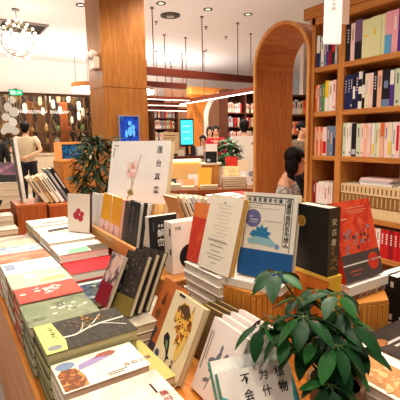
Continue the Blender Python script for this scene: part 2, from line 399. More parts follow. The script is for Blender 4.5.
for k in range(34):
    zi = (1.32, 1.68, .9)[k % 3]; x = .28 + (k//3)*.36 + random.uniform(-.08, .08); ci = random.randrange(8)
    h = random.uniform(.12, .26); r = random.uniform(.035, .075)
    q = MB(); q.lathe([(r*.8, 0), (r, h*.15), (r, h*.62), (r*.4, h*.8), (r*.36, h)], n=10)
    tag(q.build('jar', plain(cols[ci], .3), None, (.2+x, 12.56, zi+.0005), smooth=False),
        '%s jar behind the glass, %s from left on the %s display shelf' % (names[ci], ['first', 'second', 'third', 'fourth', 'fifth', 'sixth', 'seventh', 'eighth', 'ninth', 'tenth', 'eleventh', 'twelfth'][k//3], ('third', 'uppermost', 'second')[k % 3]), 'jar', 'goods behind the shopfront glass')
for i, (px, py, s, c) in enumerate(((25, 108, .10, (255, 238, 205)), (40, 101, .09, (230, 205, 165)), (43, 111, .08, (255, 246, 225)), (48, 97, .11, (250, 236, 200)), (53, 104, .09, (255, 248, 235)),
                                 (58, 98, .1, (214, 160, 120)), (60, 110, .08, (255, 248, 235)), (68, 98, .09, (255, 240, 220)), (79, 106, .1, (250, 240, 222)), (83, 112, .09, (214, 200, 170)), (79, 116, .09, (255, 246, 228)), (72, 120, .07, (250, 230, 190)))):
    p = g(px, py, 12.9 + .12*(i % 3)); t = thing('hanging_lantern', '%s small glowing lantern counted from the left behind the shopfront glass' % ['first', 'second', 'third', 'fourth', 'fifth', 'sixth', 'seventh', 'eighth', 'ninth', 'tenth', 'eleventh', 'twelfth'][i], 'lantern', p, group='lanterns behind the glass')
    q = MB(); q.lathe([(s*.35, -s*1.5), (s*.6, -s), (s*.62, s*.8), (s*.3, s*1.4)], n=10); q.build('shade', plain(c, .5, emit=.45), t)
    q = MB(); q.tube([(0, 0, s*1.4), (0, 0, 3.45-p.z)], .006, 5); q.build('cord', BLACK, t)
lamp('shopfront_lamp', 'POINT', (1.5, 12.9, 2.9), 85, size=.3); lamp('shopfront_lamp', 'POINT', (3.6, 12.9, 2.9), 85, size=.3)
b = MB(); b.box(-1.5, 5.2, YB+.3, 14.5, 3.3, 3.36); struct(b.build('trim_1', plain((60, 46, 40), .7)))

# ================================================================== THE BOOKCASE WITH THE ARCHWAY, RIGHT
BX, BD = 2.683, .32
bc = thing('bookcase', 'tall oak bookcase filled with books to the right of the archway', 'bookcase', (BX, 2.43, 0))
def bp(name, x0, x1, y0, y1, z0, z1, m=OAK):
    q = MB(); q.box(x0, x1, y0-2.43, y1-2.43, z0, z1); return q.build(name, m, bc, bevel=.003)
YE = .95
bp('upright', 0, BD, 2.40, 2.434, 0, 2.36); bp('upright', .002, BD, 2.105, 2.165, 0, 2.30); bp('upright', 0, BD, YE, YE+.05, 0, 2.30)
SH = (.10, .49, .775, 1.237, 1.60, 1.963)
for z in SH:
    bp('shelf', .004, BD-.01, 2.165, 2.40, z-.04, z, OAKY); bp('shelf', .004, BD-.01, YE+.05, 2.105, z-.04, z, OAKY)
bp('top_board', 0, BD, YE, 2.457, 2.30, 2.36, OAKY); bp('fascia', -.012, .03, YE, 2.52, 2.36, 2.45, OAKY)
bp('back_panel', BD-.01, BD+.005, 1.79, 2.40, 0, 2.30, wood((150, 88, 46), (124, 66, 34)))
ar = thing('archway', 'freestanding oak archway tunnel joined to the left end of the bookcase', 'archway', (BX, 2.797, 0))
RO, RI, ZS = .360, .337, 2.06
def arch_pts(r): return [(r*math.cos(a), ZS + r*math.sin(a)) for a in [PI*k/28 for k in range(29)]]
o_, i_ = arch_pts(RO), arch_pts(RI); AD = .50
q = MB(); n = 29
V = [(x, y, z) for x in (0, AD) for L_ in (o_, i_) for (y, z) in L_]
F = []
for k in range(n-1):
    F += [(k, k+1, n+k+1, n+k), (2*n+k, 3*n+k, 3*n+k+1, 2*n+k+1), (k, 2*n+k, 2*n+k+1, k+1), (n+k, n+k+1, 3*n+k+1, 3*n+k)]
F += [(0, n, 3*n, 2*n), (n-1, 3*n-1, 4*n-1, 2*n-1)]
q.add(V, F); q.build('arch_vault', wood((196, 122, 58), (172, 98, 42), 0, bands=10), ar)
for s in (-1, 1):
    q = MB(); y0, y1 = sorted((s*RI, s*RO)); q.box(0, AD, y0, y1, 0, ZS); q.build('jamb', wood((192, 116, 54), (166, 92, 38)), ar)
q = MB()
ro, ri = arch_pts(RO+.002), arch_pts(RI-.004)
q.add([(x, y, z) for x in (-.02, -.0005) for L_ in (ro, ri) for (y, z) in L_], F[:-2] + F[-2:])
for s in (-1, 1):
    y0, y1 = sorted((s*(RI-.004), s*(RO+.002))); q.box(-.02, -.0005, y0, y1, 0, ZS)
q.build('front_rim', wood((226, 164, 96), (206, 142, 76)), ar)

# books on the bookcase: spines towards the aisle (-x), first book at the far (left) end
def spine_book(th, h, d, base, marks, seed):
    """one shelved book; local x = depth from the spine, y = -thickness..0, z up"""
    q = MB(); q.box(0, d, -th, -th+.0015, 0, h, 0); q.box(0, d, -.0015, 0, 0, h, 0); q.box(-.002, .0015, -th, 0, 0, h, 0)
    q.box(.0015, d-.004, -th+.0015, -.0015, .003, h-.003, 1)
    for (z0, z1, a, c, mi) in marks:
        q.box(-.0032, -.002, -th+th*(1-c), -th*a, z0*h, z1*h, mi)
    return q
PAL = {'white': (240, 236, 228), 'cream': (238, 226, 196), 'navy': (34, 40, 92), 'black': (32, 30, 36), 'red': (200, 30, 34), 'dark red': (150, 20, 34), 'peach': (240, 186, 156), 'orange': (226, 104, 52),
       'pink': (240, 170, 184), 'pale pink': (244, 214, 208), 'pale green': (206, 222, 190), 'green': (88, 150, 78), 'yellow': (240, 200, 50), 'grey': (120, 124, 130), 'blue grey': (110, 134, 164), 'purple': (86, 52, 140),
       'mauve': (122, 92, 128), 'cyan': (60, 196, 220), 'sky blue': (90, 170, 220), 'lime cream': (228, 232, 178), 'silver': (196, 196, 200), 'tan': (190, 150, 104), 'brown': (110, 72, 46), 'beige': (214, 196, 164)}
def shelf_run(where, group, y0, zs, items, x=BX+.012, d=.15):
    y = y0
    for i, it in enumerate(items):
        c, th, h = it[0], it[1], it[2]; mk = it[3] if len(it) > 3 else 'auto'
        m2 = it[4] if len(it) > 4 else ('silver' if sum(PAL[c]) < 380 else random.choice(['grey', 'tan', 'silver', 'grey', 'blue grey', 'peach']))
        if mk == 'auto': mk = random.choice([[(.55, .85, .38, .64, 2)], [(.40, .80, .38, .62, 2), (.05, .10, .35, .65, 2)], [(.6, .88, .35, .6, 2), (.08, .15, .3, .7, 2)]])
        elif mk == 'dash': mk = [(.82-.08*k, .865-.08*k, .34, .66, 2) for k in range(5)]
        elif mk == 'band': mk = [(0.28, .62, 0, 1, 2)]
        elif mk == 'low': mk = [(0.0, .45, 0, 1, 2)]
        elif mk == 'top': mk = [(.6, .998, 0, 1, 2)]
        q = spine_book(th, h, d, c, mk, i)
        lab = '%s %s book, %s from left on %s' % ({'black': 'dark-lettered', 'white': 'white-lettered'}.get(m2, m2 + '-marked'), c, NUM[i], where)
        tag(q.build('book', [plain(PAL[c], .45), PG, plain(PAL[m2], .5)], None, (x + random.uniform(0, .008), y, zs+.0005)), lab, 'book', group)
        y -= th + .0012
    return y
def A(*s): return list(s)
shelf_run('the narrow bay top shelf', 'books on the top shelf', 2.392, 1.963, A(('white', .032, .25, 'low', 'navy'), ('navy', .012, .23), ('white', .03, .23, 'auto', 'grey'), ('blue grey', .022, .22), ('purple', .024, .225, 'dash', 'white'), ('black', .03, .23, 'low', 'dark red'), ('red', .03, .215, 'low', 'black'), ('silver', .02, .22)))
shelf_run('the wide bay top shelf', 'books on the top shelf', 2.10, 1.963, A(('black', .036, .27, 'dash', 'silver'), ('pale pink', .036, .27), ('mauve', .03, .285, 'low', 'black'), ('mauve', .03, .285, 'low', 'black'),
          ('lime cream', .075, .27, [(.55, .6, .2, .6, 2)], 'yellow'), ('lime cream', .075, .275, [(.55, .7, .3, .5, 2)], 'yellow'), ('lime cream', .03, .275, 'auto', 'pale green'), ('pink', .05, .28, 'low', 'sky blue'), ('pink', .045, .28, 'auto', 'white'), ('purple', .055, .29, 'dash', 'silver'),
          ('black', .02, .28), ('cyan', .05, .22), ('grey', .04, .27)))
shelf_run('the narrow bay second shelf', 'books on the second shelf', 2.392, 1.60, A(('orange', .02, .22, 'auto', 'white'), ('peach', .02, .22), ('grey', .03, .215), ('green', .024, .225, 'auto', 'yellow'), ('yellow', .036, .245, 'low', 'white'), ('white', .04, .235), ('pale pink', .03, .24, 'auto', 'red')))
shelf_run('the wide bay second shelf', 'books on the second shelf', 2.10, 1.60, A(('navy', .026, .255, 'dash', 'silver'), ('navy', .026, .26, 'dash', 'silver'), ('navy', .024, .255), ('black', .02, .27, 'band', 'white'), ('navy', .024, .265, 'dash', 'white'), ('white', .03, .27, [(.6, .8, 0, 1, 2), (.2, .4, 0, 1, 2)], 'black'),
          ('black', .02, .275, 'band', 'white'), ('cream', .034, .25), ('pale pink', .034, .25), ('black', .034, .255, 'dash', 'silver'), ('peach', .034, .255, 'auto', 'grey'), ('black', .06, .255, [(.5, .7, .25, .75, 2), (0, .2, 0, 1, 3 if False else 2)], 'blue grey'), ('purple', .03, .245, 'top', 'white'),
          ('pale green', .045, .25), ('white', .04, .25), ('navy', .03, .24)))
shelf_run('the narrow bay third shelf', 'books on the third shelf', 2.392, 1.237, A(('peach', .018, .24), ('orange', .022, .24, 'auto', 'white'), ('peach', .02, .24), ('orange', .02, .235, 'auto', 'white'), ('pale pink', .045, .235, [(.08, .5, .1, .9, 2)], 'red'), ('grey', .03, .245), ('blue grey', .034, .24), ('navy', .02, .24, 'top', 'blue grey')))
shelf_run('the wide bay third shelf', 'books on the third shelf', 2.10, 1.237, A(('pale green', .03, .26), ('white', .026, .26), ('white', .02, .26), ('black', .04, .255, [(.06, .22, .1, .9, 2)], 'silver'), ('pale green', .04, .25), ('pale pink', .026, .25), ('peach', .03, .25, 'auto', 'white'), ('pale pink', .03, .25),
          ('white', .026, .25, [(.08, .4, .2, .8, 2)], 'yellow'), ('pale green', .026, .25), ('cream', .02, .25), ('peach', .026, .25, [(.6, .998, 0, 1, 2)], 'orange'), ('pale pink', .03, .25), ('cream', .03, .25, [(.08, .45, .2, .8, 2)], 'yellow'), ('white', .025, .25), ('pale pink', .036, .25, [(.2, .9, .25, .75, 2)], 'red'),
          ('white', .03, .25), ('pale green', .03, .25), ('white', .04, .25), ('blue grey', .03, .24)))
shelf_run('the narrow bay fourth shelf', 'books on the fourth shelf', 2.392, .775, A(('dark red', .03, .235), ('pale pink', .03, .225, 'auto', 'white'), ('white', .03, .24, 'auto', 'pink'), ('white', .03, .24, 'auto', 'pink'), ('white', .03, .24, 'auto', 'red'), ('pale pink', .03, .235), ('white', .02, .235)))
# the matching set with brown bands
ys = 2.098
for i in range(22):
    q = MB(); th, h, d = .0335, .245, .17
    q.box(0, d, -th, 0, 0, h, 0); q.box(-.002, .001, -th+.001, -.001, h*.32, h*.70, 2); q.box(-.0028, -.0019, -th*.7, -th*.3, h*.36, h*.66, 3); q.box(-.0016, 0, -th*.66, -th*.34, h*.76, h*.94, 2)
    q.box(.004, d-.004, -th+.003, -.003, h, h+.0012, 1)
    tag(q.build('book', [plain((232, 206, 158), .5), PG, plain((132, 92, 50), .5), plain((196, 160, 104), .5)], None, (BX+.012, ys, .7755)),
        'cream set volume with brown band, %s from the left in the matching row' % NUM[i], 'book', 'matching set of banded volumes'); ys -= th + .0012
for i, (c, w_, x0) in enumerate((('white', .26, 1.93), ('silver', .24, 1.94), ('pale pink', .25, 1.93))):
    book('%s book lying flat on top of the matching banded set, %s' % (c, ('lowest', 'middle', 'uppermost')[i]), (BX+.02, x0-.0, .7755+.2465+(i+1)*.018), (-PI/2, 0, -PI/2+.03*i), w_, .15, .017, plain(PAL[c], .4), plain(PAL[c], .4), 'B', PGW, 'books lying on the banded set')
book('white booklet lying flat at the right on top of the banded set', (BX+.02, 1.62, .7755+.2465+.016), (-PI/2, 0, -PI/2-.1), .2, .14, .014, WHITE, WHITE, 'B', PGW)
shelf_run('the low shelf under banded set', 'books on the low shelf', 2.05, .49, A(*[(c, .034, .215, 'dash' if c in ('red', 'dark red') else 'auto', 'white' if c in ('red', 'dark red') else 'tan') for c in
          ('cream', 'white', 'beige', 'white', 'cream', 'beige', 'white', 'beige', 'white', 'red', 'red', 'dark red', 'red', 'red', 'beige', 'white', 'red')]))
# hanging white banner sign in front of the bookcase
p = P(332, 44, 2.55); ht = .62
t = thing('hanging_sign', 'white lit hanging sign board in front of the bookcase top', 'sign', (p.x, p.y, p.z), (0, 0, YAW+.08))
q = MB(); q.box(-.055, .055, -.012, .012, 0, ht); q.build('board', plain((252, 248, 244), .5, emit=.32), t, bevel=.002)
q = MB()
for k in range(7): q.box(-.012 + .004*(k % 2), .012 - .003*(k % 3), -.0135, -.0122, .20+k*.027, .217+k*.027)
q.build('faded_lettering', plain((250, 230, 222), .6), t)
q = MB(); q.box(.06, .105, -.004, .004, .12, ht); q.build('side_strip', plain((226, 186, 166), .5), t)
for x in (-.04, .04):
    q = MB(); q.tube([(x, 0, ht), (x, 0, 3.5-p.z-.001)], .002, 5); q.build('wire', GREY, t)

# ================================================================== MAIN DISPLAY TABLE
TZ = .70
tt = thing('display_table', 'large oak display table covered with piles of books in the foreground', 'table', (.15, .38, 0))
q = MB(); q.box(0, 1.36, 0, 2.98, TZ-.035, TZ); q.build('tabletop', wood((216, 138, 54), (190, 112, 38), 1), tt, bevel=.003)
q = MB(); q.box(.006, 1.354, .006, 2.974, .06, TZ-.0355); q.build('cabinet_body', wood((222, 136, 48), (194, 110, 34), 1), tt)
q = MB(); q.box(.05, 1.31, .05, 2.93, 0, .06); q.build('plinth', plain((70, 46, 32), .6), tt)

# ---- row A: flat piles along the left edge, nearest first
GA = 'flat piles along the left table edge'
def deco_pink(r, w, h):
    decal(rect(.02, .17, .015, .09), plain((226, 214, 196), .5), 'pale_panel', r)
    txt('美好', .022, r, .20, .05, plain((150, 70, 70), .5)); lines(r, [(.185, .19, .06, .10), (.03, .05, .03, .036), (.03, .12, .02, .024)], INK)
stack('pink and cream book, nearest pile on the left edge', .172, .398, .70, .848, TZ+.0006, .828, 5, art([(238, 176, 158), (244, 204, 186), (240, 224, 204)], 14, 2), plain((232, 180, 164), .5), GA, deco=deco_pink)
def deco_woman(r, w, h):
    decal([(.004, .004), (.06, .004), (.062, .05), (.05, .09), (.02, .10), (.004, .08)], art([(160, 92, 40), (120, 64, 30), (196, 132, 70)], 40, 3, hard=True), 'brick_tower', r, -.0003)
    decal(circ(.03, .112, .024, 16, rz=.018), plain((120, 138, 166), .5), 'blue_dome', r, -.0006)
    decal([(.055, .075), (.10, .085), (.15, .10), (.148, .118), (.11, .115), (.06, .10)], plain((150, 132, 176), .5), 'lilac_dress', r, -.0006)
    decal([(.10, .108), (.15, .10), (.165, .112), (.15, .126), (.12, .124)], plain((150, 84, 70), .5), 'figure', r, -.0009)
    txt('云边小镇', .017, r, .165, .035, plain((140, 90, 90), .6), vertical=False); lines(r, [(.11, .16, .02, .023), (.11, .15, .012, .015)], INK)
stack('pale watercolour book with a tower and lying figure, near left edge', .178, .392, .862, 1.0, TZ+.0006, .836, 5, art([(240, 224, 200), (232, 214, 190), (246, 234, 214), (230, 200, 184)], 9, 5), CREAM, GA, deco=deco_woman)
def deco_tree(r, w, h):
    decal([(.0, .0), (.052, .0), (.060, .05), (.056, .1), (.05, .181), (.0, .181)], plain((214, 220, 118), .5), 'yellow_panel', r, -.0003)
    txt('如果大雪封门', .0135, r, .038, .150, INK, -.0006); decal(circ(.026, .026, .019, 16, rz=.014), plain((128, 134, 130), .5), 'grey_emblem', r, -.0006)
    q = MB()
    for pts, rr in ((((.056, .07), (.09, .068), (.13, .088), (.17, .10), (.246, .104)), .0035), (((.13, .088), (.16, .12), (.19, .16)), .0018), (((.17, .10), (.20, .08), (.235, .05)), .0016), (((.10, .072), (.12, .10), (.13, .135)), .0014)):
        for (a, c) in zip(pts, pts[1:]):
            dx, dz = c[0]-a[0], c[1]-a[1]; L = math.hypot(dx, dz); nx, nz = -dz/L*rr, dx/L*rr
            q.prism([(a[0]-nx, a[1]-nz), (c[0]-nx, c[1]-nz), (c[0]+nx, c[1]+nz), (a[0]+nx, a[1]+nz)], -.0009, -.0005, 'y')
    q.build('white_branch', plain((226, 220, 196), .5), r)
    q = MB()
    for k in range(30):
        q.prism(circ(random.gauss(.145, .025), random.gauss(.14, .018), random.uniform(.0025, .006), 7), -.0013, -.001, 'y', k % 2)
    q.build('foliage_print', [plain((166, 116, 54), .5), plain((116, 92, 50), .5)], r)
stack('dark book with a white branch and yellow title panel, left edge', .174, .424, 1.008, 1.19, TZ+.0006, .862, 5, art([(36, 34, 28), (60, 52, 38), (30, 28, 24), (92, 78, 50)], 45, 7), plain((116, 118, 78), .5), GA, pages((206, 196, 146)), deco=deco_tree)
def deco_green(r, w, h):
    q = MB()
    for k in range(16): q.prism(circ(.10+random.gauss(.035, .03), .10+random.gauss(0, .02), random.uniform(.006, .014), 8, rz=.006), -.0007, -.0003, 'y')
    q.build('flower_print', plain((226, 220, 198), .5), r); lines(r, [(.02, .06, .05, .055), (.02, .05, .038, .042)], plain((80, 92, 70), .5))
stack('grey green book with white flowers, behind the dark branch book', .165, .378, 1.20, 1.385, TZ+.0006, .858, 5, art([(112, 122, 92), (132, 140, 106), (84, 92, 72)], 10, 8), plain((120, 128, 98), .5), GA, deco=deco_green)
def deco_red(r, w, h):
    q = MB()
    for k in range(22): q.prism(circ(.125+random.gauss(0, .032), .085+random.gauss(0, .025), random.uniform(.005, .012), 8, rz=.006), -.0007, -.0003, 'y', k % 3)
    q.build('flower_print', [plain((238, 220, 208), .5), plain((228, 190, 176), .5), plain((244, 232, 220), .5)], r)
stack('red book with pale peonies, behind the grey green book', .17, .382, 1.395, 1.548, TZ+.0006, .862, 5, art([(190, 66, 54), (206, 84, 66), (176, 56, 46)], 8, 9), plain((176, 70, 50), .5), GA, deco=deco_red)
def deco_blue(r, w, h): decal(rect(.06, .10, .1, .16), plain((240, 234, 222), .5), 'white_label', r); decal([(.1, .03), (.2, .04), (.205, .075), (.12, .07)], plain((222, 176, 118), .5), 'peach_cloud', r)
stack('hazy blue and peach book, fourth pile along the left edge', .168, .388, 1.556, 1.74, TZ+.0006, .86, 5, art([(122, 150, 180), (206, 190, 160), (226, 206, 170), (160, 168, 176)], 7, 11), plain((150, 96, 62), .5), GA, deco=deco_blue)
def deco_white(r, w, h): decal(rect(.01, .05, .06, .15), plain((142, 156, 180), .5), 'grey_blue_photo', r); lines(r, [(.08, .15, .12, .127), (.08, .13, .105, .109)], GREY)
stack('white book with a small grey blue photo, left edge', .168, .388, 1.75, 1.93, TZ+.0006, .858, 5, art([(246, 240, 226), (238, 230, 212)], 6, 4), WHITE, GA, deco=deco_white)
for nm, y0, y1, zt, m in (('salmon red striped book beyond the white one', 1.94, 2.09, .858, art([(206, 84, 62), (216, 116, 84), (196, 170, 150)], 5, 12, (1, 1, 3))),
                          ('pale book with blue splashes, left edge', 2.10, 2.24, .856, art([(206, 200, 170), (116, 152, 186), (220, 212, 190), (160, 186, 140)], 9, 13)),
                          ('peach and cream book far along the left edge', 2.25, 2.40, .85, art([(216, 156, 110), (206, 192, 168), (190, 120, 84)], 5, 14, (1, 1, 2))),
                          ('cream book with grey band far along the left edge', 2.41, 2.56, .842, art([(206, 192, 166), (150, 138, 124), (216, 202, 180)], 4, 15, (1, 1, 3)))):
    stack(nm, .168, .388, y0, y1, TZ+.0006, zt, 4, m, CREAM, GA)

# ---- row B: second line of flat piles
GB = 'flat piles in the second row'
stack('plain book under the leaning dark books, second row', .43, .655, 1.16, 1.365, TZ+.0006, .79, 3, art([(226, 214, 190), (150, 140, 120)], 8, 16), CREAM, GB)
def deco_art(r, w, h):
    q = MB()
    for k in range(26): q.prism(circ(random.uniform(.01, w-.02), random.uniform(.01, h-.03), random.uniform(.008, .02), 9, rz=.011), -.0008, -.0003, 'y', k % 4)
    q.build('jungle_print', [plain((22, 40, 38), .5), plain((70, 86, 124), .5), plain((150, 160, 156), .5), plain((40, 62, 48), .5)], r)
    decal(rect(0, w, h-.022, h), plain((214, 220, 216), .5), 'pale_margin', r)
stack('jungle patterned dark green book beside the leaning portrait book', .402, .62, 1.40, 1.625, TZ+.0006, .806, 4, art([(34, 52, 46), (60, 76, 96), (26, 36, 34), (120, 134, 130)], 22, 17), plain((30, 48, 44), .5), GB, deco=deco_art)
stack('bright red book behind the jungle patterned one', .405, .632, 1.64, 1.82, TZ+.0006, .848, 4, art([(196, 26, 36), (212, 34, 42)], 4, 18), plain((180, 24, 32), .5), GB, PGW)
def deco_gw(r, w, h): decal([(.04, .0), (.14, .0), (.15, .09), (.06, .085)], plain((132, 200, 150), .5), 'green_block', r); decal(rect(.15, w, .0, .10), plain((92, 80, 60), .5), 'brown_block', r)
stack('white book with green and brown blocks, second row', .402, .636, 1.828, 2.02, TZ+.0006, .884, 5, WHITE, WHITE, GB, PGW, deco=deco_gw)
def deco_sk(r, w, h): lines(r, [(.05, .19, .10, .104), (.06, .14, .085, .088)], plain((150, 170, 190), .5), 'pale_sketch')
stack('large white book with a faint blue sketch, second row', .402, .636, 2.03, 2.25, TZ+.0006, .897, 5, art([(246, 240, 230), (236, 232, 226)], 3, 19), WHITE, GB, PGW, deco=deco_sk)
def deco_bk(r, w, h): decal([(.05, .02), (.22, .05), (.2, .11), (.06, .08)], plain((58, 52, 50), .5), 'dark_picture', r)
stack('cream book with a dark picture, second row', .402, .642, 2.26, 2.45, TZ+.0006, .898, 5, CREAM, CREAM, GB, deco=deco_bk)
def deco_gr(r, w, h): decal([(.06, .05), (.2, .06), (.22, .1), (.08, .095)], plain((150, 136, 120), .5), 'grey_picture', r)
stack('ivory book at the far end of the second row', .400, .645, 2.46, 2.68, TZ+.0006, .902, 5, art([(230, 224, 200), (240, 232, 214)], 6, 20), plain((206, 200, 170), .5), GB, deco=deco_gr)

# ---- leaning books in the gaps
STAR = art([(46, 40, 36), (64, 56, 50), (40, 34, 32), (90, 78, 66)], 26, 21)
for k in range(3):
    loc, rot = leany((.453+k*.034, 1.340+.006*k, .7912), -1.346, .462, .021)
    r = book('dark speckled leaning book with olive foot band, %s from the left' % ORD[k].replace('top', 'first').replace('second from the first', 'second').replace('third from the first', 'third'), loc, rot, .122, .217, .021, STAR, plain((50, 42, 38), .5), 'L', pages((222, 208, 176)), 'dark speckled leaning books')
    if k == 0:
        decal(rect(0, .122, 0, .062), plain((134, 116, 54), .5), 'olive_band', r)
        q = MB(); q.prism(circ(.022, .155, .010, 12), -.0007, -.0003, 'y', 0); q.prism(circ(.02, .083, .011, 12), -.0007, -.0003, 'y', 1)
        for j in range(16): q.prism(circ(random.uniform(.03, .12), random.uniform(.08, .205), random.uniform(.001, .0025), 6), -.0007, -.0003, 'y', 0)
        q.build('star_print', [plain((176, 160, 126), .5), plain((92, 104, 136), .5)], r)
loc, rot = leany((.421, 1.400, .8067), -1.46, .459, .018)
r = book('leaning portrait book with pink face and deep red foot, left of the dark speckled ones', loc, rot, .095, .19, .018, art([(214, 168, 160), (60, 48, 52), (232, 196, 184), (120, 60, 66)], 16, 23), plain((60, 50, 46), .5), 'L')
decal(rect(0, .092, 0, .08), plain((138, 18, 42), .5), 'red_foot', r); decal(circ(.05, .15, .026, 14, rz=.034), plain((226, 186, 172), .5), 'face_print', r)

loc, rot = leany((.522, 1.215, .7006), -1.60, .44, .012)
r = book('orange brown leaning book with dark crest shapes behind the fish book', loc, rot, .165, .232, .012, art([(172, 88, 40), (190, 104, 50), (156, 74, 32)], 8, 24), plain((110, 60, 34), .5), 'L')
q = MB(); q.prism([(.035, .15), (.06, .15), (.05, .195)], -.0007, -.0003, 'y', 0); q.prism(circ(.04, .115, .017, 12), -.0007, -.0003, 'y', 1); q.prism([(.01, .03), (.06, .03), (.075, .07), (.03, .085)], -.0007, -.0003, 'y', 2); q.prism([(0, .0), (.16, .0), (.16, .025), (0, .03)], -.0007, -.0003, 'y', 2)
q.build('crest_print', [plain((90, 44, 30), .5), plain((120, 74, 40), .5), plain((72, 66, 80), .5)], r)
loc, rot = leany((.492, 1.082, .7006), -1.60, .44, .022)
r = book('cream leaning book with a big colourful fish and a small dolphin', loc, rot, .174, .232, .022, art([(222, 204, 166), (230, 214, 178), (214, 194, 154)], 7, 25), plain((196, 172, 120), .5), 'L', pages((226, 206, 164)))
fish = art([(196, 84, 40), (106, 66, 34), (226, 170, 76), (240, 196, 90), (150, 60, 36)], 55, 26, hard=True)
decal([(.045, .165), (.05, .195), (.075, .215), (.105, .212), (.122, .19), (.13, .225), (.138, .19), (.15, .16), (.148, .12), (.138, .085), (.128, .05), (.12, .085), (.112, .06), (.106, .10), (.09, .085), (.092, .12), (.066, .13), (.075, .15), (.05, .145)], fish, 'fish_print', r)
decal([(.052, .19), (.075, .21), (.105, .209), (.13, .185), (.1, .175), (.075, .185)], plain((92, 66, 40), .5), 'fish_back', r, -.0008)
decal([(.112, .06), (.128, .05), (.14, .085), (.148, .12), (.13, .13), (.12, .09)], plain((226, 190, 100), .5), 'fin_print', r, -.0008)
decal([(.028, .09), (.04, .107), (.06, .10), (.074, .075), (.082, .05), (.096, .045), (.084, .04), (.078, .022), (.074, .045), (.06, .06), (.04, .07)], plain((26, 34, 40), .4), 'dolphin_print', r)
decal([(.044, .085), (.06, .082), (.07, .062), (.058, .068)], plain((120, 150, 120), .5), 'dolphin_belly', r, -.0008)
decal(circ(.022, .03, .014, 14), plain((70, 84, 120), .5), 'blue_roundel', r); txt('海错图', .013, r, .115, .045, plain((96, 74, 70), .5)); decal(rect(.03, .066, .222, .231), plain((70, 64, 58), .5), 'title_bar', r)
for k in range(4):
    loc, rot = leany((.527+k*.030, .893, .7006), -1.60, .42, .018)
    r = book('white leaning book with grey leaf sprig, %s from the front of its row' % NUM[k], loc, rot, .155, .205, .018, art([(236, 222, 214), (242, 230, 222)], 5, 27), plain((236, 226, 216), .5), 'L', PGW, 'white leaf sprig books')
    if k == 0:
        q = MB()
        for j, (x, z, s, a) in enumerate(((.05, .10, .016, .5), (.072, .118, .017, 1.2), (.09, .10, .015, 2.2), (.06, .075, .013, .2), (.085, .07, .013, 2.6), (.075, .14, .012, 1.6), (.05, .045, .013, .5), (.1, .13, .012, 1.0))):
            q.prism([(x+s*math.cos(t_)*math.cos(a)-s*.45*math.sin(t_)*math.sin(a), z+s*math.cos(t_)*math.sin(a)+s*.45*math.sin(t_)*math.cos(a)) for t_ in [2*PI*i/12 for i in range(12)]], -.0007, -.0003, 'y')
        q.prism([(.055, .02), (.058, .02), (.08, .12), (.077, .12)], -.0007, -.0003, 'y')
        q.build('leaf_print', plain((122, 128, 140), .5), r); lines(r, [(.01, .014, .06, .17), (.02, .023, .09, .17)], plain((150, 130, 120), .5))
stack('olive flat book at the foot of the fish book', .396, .486, .90, 1.14, TZ+.0006, .752, 2, plain((176, 170, 96), .5), plain((150, 146, 84), .5), 'olive flat books by the fish book')
# brown spined books between the leaf row and the white pile
for k in range(3):
    loc, rot = lean((.622+k*.028, 1.05, .7006), (.05, -.999), .30, .02)
    book('brown spined leaning book behind the fish book, %s of three' % NUM[k], loc, rot, .13, .165, .02, plain((116, 92, 58), .5), plain((92, 70, 44), .5), 'R', pages((196, 170, 110)), 'brown spined leaning books')

# the two white picture books at the very front
for k in (1, 0):
    loc, rot = leany((.470+.006*k, .612+.036*k, .7006), -.22, .62, .022)
    lab = 'white book with hand lettered title and teal circles at the very front' if k == 0 else 'white and teal book tucked behind the hand lettered front one'
    r = book(lab, loc, rot, .190, .172 + .010*k, .022, plain((250, 243, 232), .5), plain((78, 186, 180), .5), 'L', pages((226, 238, 232)), 'teal circle picture books')
    if k == 0:
        TEAL = plain((72, 182, 178), .5)
        decal([(0, 0), (.04, 0), (.048, .03), (.046, .06), (.036, .09), (.02, .11), (.0, .122)], TEAL, 'teal_circle', r)
        decal([(.190, .0), (.190, .135), (.184, .12), (.176, .09), (.175, .06), (.182, .02)], TEAL, 'teal_circle', r)
        TB = plain((30, 28, 28), .6)
        txt('植物', .026, r, .157, .148, TB, step=1.35); txt('为什么', .026, r, .113, .148, TB, step=1.35); txt('不会', .026, r, .066, .148, TB, step=1.35)
        decal(circ(.157, .070, .008, 12), plain((150, 190, 184), .5), 'grey_dot', r)

# ---- stepped oak ledge with the orange and black books
t = thing('book_ledge', 'long low oak ledge holding the orange and black leaning books', 'ledge', (.665, 1.56, TZ+.0005))
q = MB(); q.box(.0, .30, 0, .74, .16, .195); q.build('ledge_board', wood((232, 176, 104), (214, 152, 82), 1), t, bevel=.002)
q = MB(); q.box(.0, .018, 0, .74, .1955, .225); q.build('lip', wood((232, 176, 104), (214, 152, 82), 1), t, bevel=.002)
for y in (.0, .36, .70):
    q = MB(); q.box(.03, .27, y, y+.04, 0, .1595); q.build('bracket', wood((140, 84, 44), (116, 66, 34)), t)
LZ = TZ + .197
def ledge_book(label, y1, y0, t_, h, front, back, pg=PG, al=.17, x=.685, spine='L', deco=None, group='books leaning on the oak ledge'):
    loc, rot = lean((x, y1, LZ), (0, -1), al, t_); r = book(label, loc, rot, y1-y0, h, t_, front, back, spine, pg, group)
    if deco: deco(r)
    return r
ORAN = plain((236, 164, 36), .45)
def deco_or(r):
    decal(rect(0, .13, 0, .075), plain((240, 196, 186), .5), 'pink_foot', r); q = MB(); q.prism(rect(.055, .065, .03, .075), -.001, -.0005, 'y'); q.prism(circ(.06, .035, .012, 10), -.001, -.0005, 'y'); q.build('figure_print', plain((196, 120, 130), .5), r)
ledge_book('white book at the far left end of the oak ledge', 2.295, 2.19, .018, .20, WHITE, WHITE, PGW)
